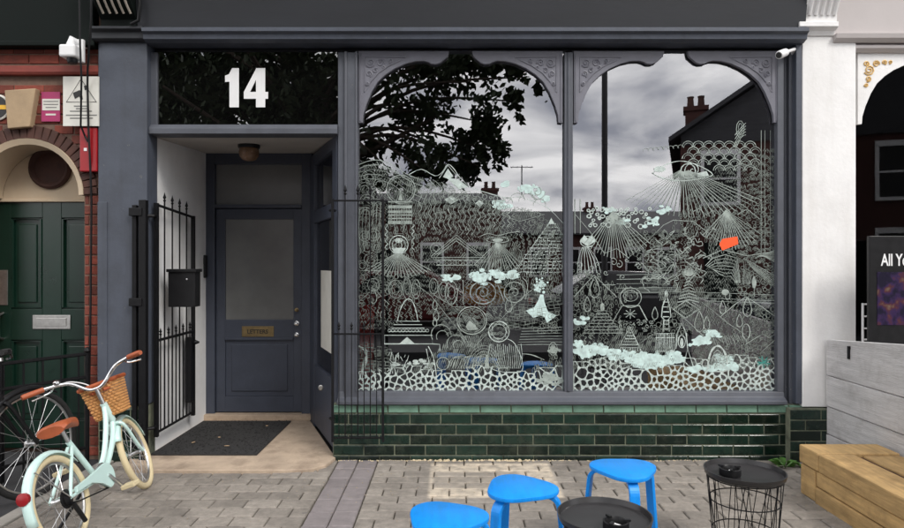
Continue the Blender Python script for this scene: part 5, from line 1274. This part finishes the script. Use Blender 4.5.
R1.line([(430, 150), (500, 210), (580, 285)], W2).line([(555, 130), (600, 165), (660, 215), (730, 262)], W2).line([(630, 190), (690, 140), (735, 108), (800, 150), (866, 198)], W2).line([(570, 125), (690, 130), (866, 135)], W1).line([(735, 300), (800, 260), (830, 275), (868, 250)], W2).line([(800, 330), (868, 270)], W1).line([(300, 300), (380, 245)], W1)
for k in range(5): R1.line([(440, 20 + k * 22), (868, 30 + k * 24)] if k > 2 else [(300, 70 + k * 8), (470, 72 + k * 8)], W1)
R1.out('mountain_line', pnR)
for cx, cy, h in ((120, 70, 84), (90, 138, 60), (545, 208, 84), (575, 215, 54), (740, 150, 76), (708, 205, 52), (365, 175, 50), (640, 150, 54), (660, 100, 40)): R1.drop(cx, cy, h)
R1.circ(735, 250, 16, W3, 32).line([(737, 282), (740, 330)], W2).disc(768, 50, 9, 24).line([(768, 74), (768, 110)], W2); R1.disc(650, 90, 14, 12).out('drop_drawing', pnR)
for k in range(30): R1.spiral(random.uniform(220, 380), random.uniform(205, 250), random.uniform(6, 11), 1, random.uniform(0, 6), W1)
for k in range(22): R1.line([(560 + k * 8, 262 + random.uniform(0, 12)), (572 + k * 8, 285 + random.uniform(0, 22))], W1)
R1.out('hatching', pnR)
cloud(R1, [(45, 325), (80, 318), (60, 205), (45, 300), (120, 312), (150, 322), (180, 335), (205, 350), (250, 350), (285, 368), (320, 372), (350, 352), (330, 345), (380, 348), (410, 352), (440, 345), (460, 362), (300, 385), (345, 390), (400, 372), (560, 285), (585, 270), (600, 255), (610, 390), (640, 395), (655, 375), (80, 345), (540, 300), (680, 395), (520, 400), (230, 335), (270, 350), (300, 360), (330, 365), (360, 365), (390, 360), (420, 365), (450, 350), (320, 380), (370, 380), (340, 372), (280, 372), (640, 360), (660, 390), (100, 325), (160, 330)], 24); R1.out('cloud_fill', pnR, 'cloudpaint')
R1.circ(620, 400, 40, 0.013, 92, a0=180, a1=360).circ(620, 400, 27, W2, 74, a0=180, a1=360)
for k in range(8): R1.line([(600 + k * 6, 400), (604 + k * 5, 335)], W1)
R1.circ(570, 385, 14, W3, 22); R1.out('arch_drawing', pnR, 'paint')
for k in range(26):
    a = random.uniform(0, 6.28); R1.line([(806, 375), (806 + random.uniform(12, 38) * math.cos(a), 375 + random.uniform(10, 30) * math.sin(a))], W2)
R1.out('teal_bush_drawing', pnR, 'teal')
pebble_net(R1, 34, 862, lambda x: (368 if x < 240 else 402 if x < 520 else 358) + 10 * math.sin(x * .025), 499, 7, 15, 46); R1.out('pebble_drawing', pnR, 'paint')

# ---- fine doodles between the motifs
def doodle(d, top, x0, x1, y0, y1, seed, step=18):
    g = random.Random(seed); zones = [(g.uniform(x0, x1), g.uniform(y0, y1), g.choice('sshzzdbcccv..')) for k in range(46)]
    y = y0
    while y < y1:
        x = x0 + g.uniform(0, step)
        while x < x1:
            cx, cy = x + g.uniform(-9, 9), y + g.uniform(-8, 8); x += step * g.uniform(.7, 1.3)
            if cy < top(cx) or cx < 32 or cx > 862: continue
            k = min(zones, key=lambda z: (z[0] - cx) ** 2 + ((z[1] - cy) * 1.4) ** 2)[2]; r_ = g.uniform(4, 12); w_ = g.uniform(.0022, .0042)
            if k == 's': d.circ(cx, cy, 11, w_, n=7, a0=180, a1=360); d.circ(cx, cy, 6, w_ * .8, n=6, a0=180, a1=360)
            elif k == 'h':
                for j in range(3): d.line([(cx - 8 + j * 7, cy + 9), (cx - 2 + j * 7, cy - 9)], w_)
            elif k == 'z': d.line([(cx - 11, cy + 5), (cx - 5, cy - 5), (cx, cy + 5), (cx + 6, cy - 5), (cx + 11, cy + 5)], w_)
            elif k == 'd': d.drop(cx, cy, 20, .6, w_)
            elif k == 'b': d.line([(cx - 10, cy - 8), (cx + 10, cy - 8), (cx + 10, cy + 6), (cx - 10, cy + 6)], w_, closed=True)
            elif k == 'o': d.disc(cx, cy, 4, n=7)
            elif k == 'c': d.circ(cx, cy, r_, w_, n=9)
            elif k == 'v': d.line([(cx + 5 * math.sin(j * 1.3), cy - 12 + j * 4) for j in range(7)], w_)
        y += step * .8
def tops(P):
    def f(x):
        for (a, b), (c, e) in zip(P, P[1:]):
            if a <= x <= c: return b + (e - b) * (x - a) / (c - a)
        return 999
    return f
D_ = Draw(350, 150)
doodle(D_, tops([(0, 70), (120, 50), (250, 110), (400, 150), (600, 230), (760, 250), (900, 350)]), 30, 866, 40, 900, 21); D_.out('doodle_fill', pnL, 'paint3')
D_ = Draw(565, 150)
doodle(D_, tops([(0, 330), (200, 330), (430, 330), (520, 150), (640, 60), (800, 0), (900, 0)]), 30, 866, 0, 880, 22); D_.out('doodle_fill', pnR, 'paint3')

# things on show behind the glass
def inside(name, q, m, label, cat, **k): q.build(name, M[m], label=label, cat=cat, **k)
def blob(c, rx, ry, rz, seed):
    rnd = random.Random(seed); q = MB(); n, m = 16, 9; vs = []
    for i in range(m + 1):
        ph = PI * i / m
        for k in range(n):
            t = 2 * PI * k / n; e = lambda v, p: math.copysign(abs(v) ** p, v)
            vs.append((c[0] + rx * e(math.sin(ph), .7) * e(math.cos(t), .7) * rnd.uniform(.95, 1.05), c[1] + ry * e(math.sin(ph), .7) * e(math.sin(t), .7), c[2] + rz * (1 - e(math.cos(ph), .8)) ))
    fs = [(i * n + k, i * n + (k + 1) % n, (i + 1) * n + (k + 1) % n, (i + 1) * n + k) for i in range(m) for k in range(n)]
    return q.add(vs, fs)
inside('cushion', blob((PX(765, .4), .4, .40), .16, .10, .10, 1), 'tan', 'tan cushion behind the bottom right corner of the right pane', 'cushion', smooth=True)
yy = 0.5
inside('ochre_cushion', blob((PX(485, yy), yy, PZ(306, yy)), .19, .06, .10, 2), 'ochre', 'ochre rounded shape behind the middle of the left pane', 'cushion', smooth=True)
sd = thing('display_stand', (PX(485, yy), yy, .4), 'dark stand carrying the ochre shape behind the left pane', 'stand')
MB().box(PX(485, yy) - .16, PX(485, yy) + .16, yy - .09, yy + .09, PZ(306, yy) - .03, PZ(306, yy) - .002).build('shelf', M['blackp'], sd)
for s_ in (-1, 1): MB().box(PX(485, yy) + s_ * .14 - .012, PX(485, yy) + s_ * .14 + .012, yy - .012, yy + .012, .40, PZ(306, yy) - .031).build('leg', M['blackp'], sd)
q = MB()
for k in range(12):
    x = PX(358, .35) + .11 * k / 11; q.tube([(x, .35 + .02 * (k % 2), .40), (x + .004, .35, PZ(345, .35)), (x + .01, .35 + .015 * (k % 2), PZ(305, .35))], .012, 6)
inside('red_curtain', q, 'redcloth', 'red gathered cloth behind the lower left corner of the left pane', 'cloth', smooth=True)

# ================================================================== the street behind the camera (seen in the panes)
from mathutils import noise
def leaf_cloud(q, centres, n, size, rnd):
    for i in range(n):
        c, rad = rnd.choice(centres); 
        v = Vector((rnd.gauss(0, .62), rnd.gauss(0, .6), rnd.gauss(0, .62)))
        p = Vector(c) + v * rad
        if p.x > -1.75 and noise.noise(p * 1.9) + .35 * noise.noise(p * 5) < -.06: continue
        a = Vector((rnd.uniform(-1, 1), rnd.uniform(-1, 1), rnd.uniform(-1, 1))).normalized(); b = a.orthogonal().normalized(); s_ = size * rnd.uniform(.6, 1.2)
        q.add([p - a * s_, p + b * s_ * .55 - a * .2 * s_, p + b * s_ * .3 + a * s_ * .6, p + a * s_, p - b * s_ * .3 + a * s_ * .6, p - b * s_ * .55 - a * .2 * s_], [(0, 1, 2, 3, 4, 5)])
tr = thing('street_tree', (-2.6, -6.0, -.012), 'big leafy tree whose dark crown is mirrored in the left pane', 'tree')
rnd = random.Random(11)
TB = Vector((-2.6, -6.0, -0.02))
q = MB().tube(curve_pts([TB, TB + Vector((.05, 0, 1.5)), TB + Vector((-.05, .1, 3.0)), TB + Vector((.1, 0, 4.6)), TB + Vector((0, 0, 6.5))]), [.24 - .16 * k / 24 for k in range(25)], 10)
cents = []
for k in range(18):
    a = k * 2.4; z = 3.4 + (k / 18) * 3.0; L_ = rnd.uniform(1.8, 3.2) * (1 - .25 * k / 18)
    e_ = TB + Vector((L_ * math.cos(a), L_ * .7 * math.sin(a), z + rnd.uniform(.3, .9)))
    q.tube(curve_pts([TB + Vector((0, 0, z - .6)), TB + Vector((L_ * .5 * math.cos(a), L_ * .35 * math.sin(a), z)), e_]), [.07 - .05 * j / 12 for j in range(13)], 6)
    cents.append((e_, rnd.uniform(.55, .95))); cents.append((TB + (e_ - TB) * .75 + Vector((0, 0, 1.2)), .8))
# boughs reaching to the right, as the mirror image shows
for (u, v, rad) in ((400, 110, .62), (385, 165, .55), (440, 110, .62), (470, 80, .55), (450, 150, .45), (420, 60, .7), (500, 65, .40), (480, 120, .38), (490, 150, .25), (520, 100, .20), (530, 75, .2), (370, 60, .7), (250, 90, .8), (310, 80, .8), (205, 75, .7), (180, 115, .5), (290, 110, .7), (230, 60, .6), (170, 60, .6), (160, 75, .6), (170, 95, .6), (165, 120, .6), (190, 60, .6), (190, 100, .5), (215, 110, .5), (330, 60, .6), (270, 60, .6), (300, 110, .6), (240, 110, .6), (330, 100, .6), (265, 90, .5), (360, 175, .5), (425, 170, .3), (478, 165, .2), (330, 130, .7), (450, 40, .7), (400, 30, .7), (505, 40, .5)):
    D = -CY + 6.0 + rnd.uniform(-.5, .5); s_ = F / D
    e_ = Vector(((u - 452) / s_, CY * 0 - (D + CY), EYE - (v - 264) / s_))
    for k in range(7): cents.append((e_ + Vector((rnd.gauss(0, .6), rnd.gauss(0, .5), rnd.gauss(0, .6))) * rad, rad * rnd.uniform(.22, .5)))
    m_ = TB + Vector((0, 0, 3.2)); q.tube(curve_pts([m_, (m_ + e_) / 2 + Vector((0, 0, .5)), e_]), [.05 - .04 * j / 12 for j in range(13)], 6)
q.build('trunk', M['bark'], tr, smooth=True)
q = MB(); leaf_cloud(q, cents, 34000, .068, rnd); q.build('crown', M['leafg'], tr, recalc=False)
# street lamp
st_ = thing('street_lamp', (PX(606, 6) , -6.2, 0), 'dark lamp post mirrored in the left part of the right pane', 'lamp post')
lx = (606 - 452) / (F / (-CY + 6.2))
MB().lathe([(.09, -.02), (.09, .5), (.055, .56), (.048, 6.8)], (lx, -6.2, 0), 14).build('post', M['pole'], st_, smooth=True)
MB().tube(curve_pts([(lx, -6.2, 6.7), (lx, -6.4, 7.0), (lx, -7.2, 7.1)]), .03, 8).build('arm', M['pole'], st_, smooth=True)
MB().box(lx - .12, lx + .12, -7.7, -7.1, 7.04, 7.16).build('lantern', M['pole'], st_, bevel=.03)
# houses across the street
def far_house(x0, x1, yf, eave, ridge, depth, label, gable_front=False, wins=3, mwall='farbrick', chim=None):
    h = thing('terraced_house', ((x0 + x1) / 2, yf - depth / 2, 0), label, 'house', 'houses across the street')
    wl = MB()
    if gable_front:
        xm = (x0 + x1) / 2; wl.prism([(x0, -.14), (x1, -.14), (x1, eave), (xm, ridge - .1), (x0, eave)], yf, yf - depth)
    else: wl.box(x0, x1, yf, yf - depth, -.14, eave)
    wl.build('wall', M[mwall], h)
    if gable_front:
        MB().prism([(x0 + .02, eave - .3), (x1 - .02, eave - .3), (x1 - .02, eave), (xm, ridge - .12), (x0 + .02, eave)], yf + .06, yf + .005).build('slate_hung_gable', M['roof'], h)
    if gable_front:
        xm = (x0 + x1) / 2
        for sgn, xe in ((-1, x0), (1, x1)):
            d = Vector((xe - xm, eave - ridge)).normalized() * .4
            MB().prism([(xm, ridge), (xe + d.x, eave + d.y), (xe + d.x, eave + d.y + .14), (xm, ridge + .14)], yf + .35, yf - depth).build('roof', M['roof'], h)
    else:
        ym = yf - depth / 2
        rf = MB().prof([(yf + .35, eave - .12), (yf + .35, eave - .02), (ym, ridge), (yf - depth - .3, eave - .02), (yf - depth - .3, eave - .12)], x0 - .05, x1 + .05).build('roof', M['roof'], h)
    if chim:
        cx, cz, wd = chim; yc = yf - (.8 if gable_front else depth / 2); zb_ = eave if gable_front else ridge - .6
        ch = MB().box(cx - wd / 2, cx + wd / 2, yc - .3, yc + .3, zb_, cz).box(cx - wd / 2 - .06, cx + wd / 2 + .06, yc - .36, yc + .36, cz + .001, cz + .14).build('chimney', M['farbrick'], h)
        for k in (-.25, .25): MB().lathe([(.11, 0), (.09, .3), (.11, .36)], (cx + k * wd, yc, cz + .141), 8).build('chimney_pot', M['darkbrick'], ch)
    wdt = (x1 - x0) / wins
    for i in range(wins):
        xc = x0 + (i + .5) * wdt
        for zb_, zt in ((.8, 2.3), (3.3, 4.7)):
            if zt > eave - .1: continue
            if i == 0 and zb_ < 1:
                d_ = MB().box(xc - .45, xc + .45, yf - .01, yf + .03, -.1, 2.1).build('door', M['dgreen'], h); continue
            wn = MB().box(xc - .55, xc + .55, yf, yf + .06, zb_ - .1, zb_).box(xc - .55, xc - .45, yf, yf + .04, zb_ + .001, zt).box(xc + .45, xc + .55, yf, yf + .04, zb_ + .001, zt).box(xc - .55, xc + .55, yf, yf + .045, zt + .001, zt + .16).box(xc - .449, xc + .449, yf + .005, yf + .03, (zb_ + zt) / 2 - .03, (zb_ + zt) / 2 + .03).build('window', M['bwhite'], h)
            MB().box(xc - .449, xc + .449, yf + .002, yf + .012, zb_ + .001, (zb_ + zt) / 2 - .031).build('pane', M['blackp'], wn); MB().box(xc - .449, xc + .449, yf + .002, yf + .012, (zb_ + zt) / 2 + .031, zt).build('pane', M['blackp'], wn)
    return h
YH = -24
far_house(-14, -4.2, YH, 4.6, 6.6, 8, 'brick house mirrored behind the tree in the left pane')
far_house(-4.15, 2.3, YH - 1, 4.4, 5.2, 8, 'low roofed brick house mirrored at the centre of the left pane', chim=(2.0, 5.3, .8))
far_house(2.35, 15.5, YH - 9, 3.3, 4.9, 8, 'low house mirrored far back beside the lamp post', wins=7, chim=(9.0, 5.0, .7))
# nearer gabled house whose roof slope climbs to the right
gh = far_house(6.95, 15.95, -14.6, 5.35, 8.3, 9, 'brick gabled house mirrored at the right of the right pane', gable_front=True, wins=4, chim=(7.4, 6.2, .62))
pv = Vector((6.95, -14.6, 0)); Rz = Matrix.Translation(pv) @ Matrix.Rotation(R(20), 4, 'Z') @ Matrix.Translation(-pv)
gh.matrix_basis = Rz @ Matrix.Translation(gh.location)
an = thing('tv_aerial', (2.2, YH - 5, 5.4), 'thin television aerial above the mirrored chimney in the left pane', 'aerial')
zt_ = EYE + (264 - 165) / (F / (24 + 5 - CY)); xt_ = (522 - 452) / (F / (29 - CY))
MB().tube([(xt_, YH - 5, 5.1), (xt_, YH - 5, zt_)], .03, 6).build('mast', M['pole'], an)
for k in range(5): MB().tube([(xt_ - .5 + k * .25, YH - 5 - .3, zt_ - .1), (xt_ - .5 + k * .25, YH - 5 + .3, zt_ - .1)], .015, 5).build('rod', M['pole'], an)
MB().tube([(xt_ - .6, YH - 5, zt_ - .1), (xt_ + .6, YH - 5, zt_ - .1)], .02, 5).build('boom', M['pole'], an)

# cars added across the road to darken its grey reflection in the panes
def added_car(x, y, paint, label, flip=1):
    c = thing('added_car', (0, 0, 0), label, 'car', 'cars added across the street')
    side = [(-2.05, .32), (-2.08, .62), (-1.95, .80), (-1.2, .90), (1.35, .90), (1.95, .84), (2.08, .70), (2.08, .32)]
    b = MB().prism(side, -.84, .84).build('body', paint, c, bevel=.07, smooth=True)
    cab = [(-1.25, .88), (-.62, 1.42), (.75, 1.45), (1.62, .90)]
    n = 4; vs = [(px, yy * (.80 if z < 1 else .62), z) for yy in (-1, 1) for px, z in cab]
    MB().add(vs, [(0, 1, 2, 3), (7, 6, 5, 4), (0, 4, 5, 1), (1, 5, 6, 2), (2, 6, 7, 3), (3, 7, 4, 0)]).build('cabin', paint, c, bevel=.05, smooth=True)
    for sy in (-1, 1):
        for w_ in ([(-.98, .95), (-.52, 1.34), (-.05, 1.36), (-.05, .95)], [(.03, .95), (.03, 1.36), (.66, 1.37), (1.28, .95)]):
            MB().add([(px, sy * ((.80 - (z - .88) / .57 * .18) + .012), z) for px, z in w_], [(0, 1, 2, 3)]).build('window', M['carglass'], c)
        for wx in (-1.3, 1.3):
            wl = MB().tube([(wx + .245 * math.cos(2 * PI * k / 20), sy * .78, .315 + .245 * math.sin(2 * PI * k / 20)) for k in range(20)], .07, 8, closed=True).build('wheel', M['tyre_black'], c, smooth=True)
            MB().lathe([(.2, -.04), (.2, .04), (.05, .055)], (wx, sy * .80, .315), 16, Matrix.Rotation(R(90 * sy), 3, 'X')).build('rim', M['alu'], wl)
        MB().box(-2.10, -1.98, sy * .45, sy * .78, .58, .72).build('headlight', M['bwhite'], c, bevel=.03)
        MB().box(2.0, 2.10, sy * .5, sy * .8, .60, .74).build('tail_light', M['red'], c, bevel=.03)
    place(c, (x, y, -.14), (0, 0, 0 if flip > 0 else PI))
M['carglass'] = mat('car_glass', (.01, .012, .012), .08, .1)
added_car(-1.3, -10.3, mat('dark_red_car_paint', (.10, .012, .012), .25, .1, coat=.6), 'dark red car added to darken the reflection in the left pane')
added_car(4.0, -10.3, mat('black_car_paint', (.012, .012, .014), .25, .1, coat=.6), 'black car added to darken the reflection in the right pane', -1)
added_car(9.2, -10.3, mat('blue_grey_car_paint', (.03, .04, .055), .25, .1, coat=.6), 'blue grey car added to darken the right edge of the right pane')
MB().prism([(PX(719, YG), PZ(244, YG)), (PX(722, YG), PZ(239, YG)), (PX(737, YG), PZ(236.5, YG)), (PX(738, YG), PZ(244, YG)), (PX(722, YG), PZ(250.5, YG))], YG - .0062, YG - .0052).build('orange_patch', M['orange'], panes[1])  # flat orange patch just in front of the right pane
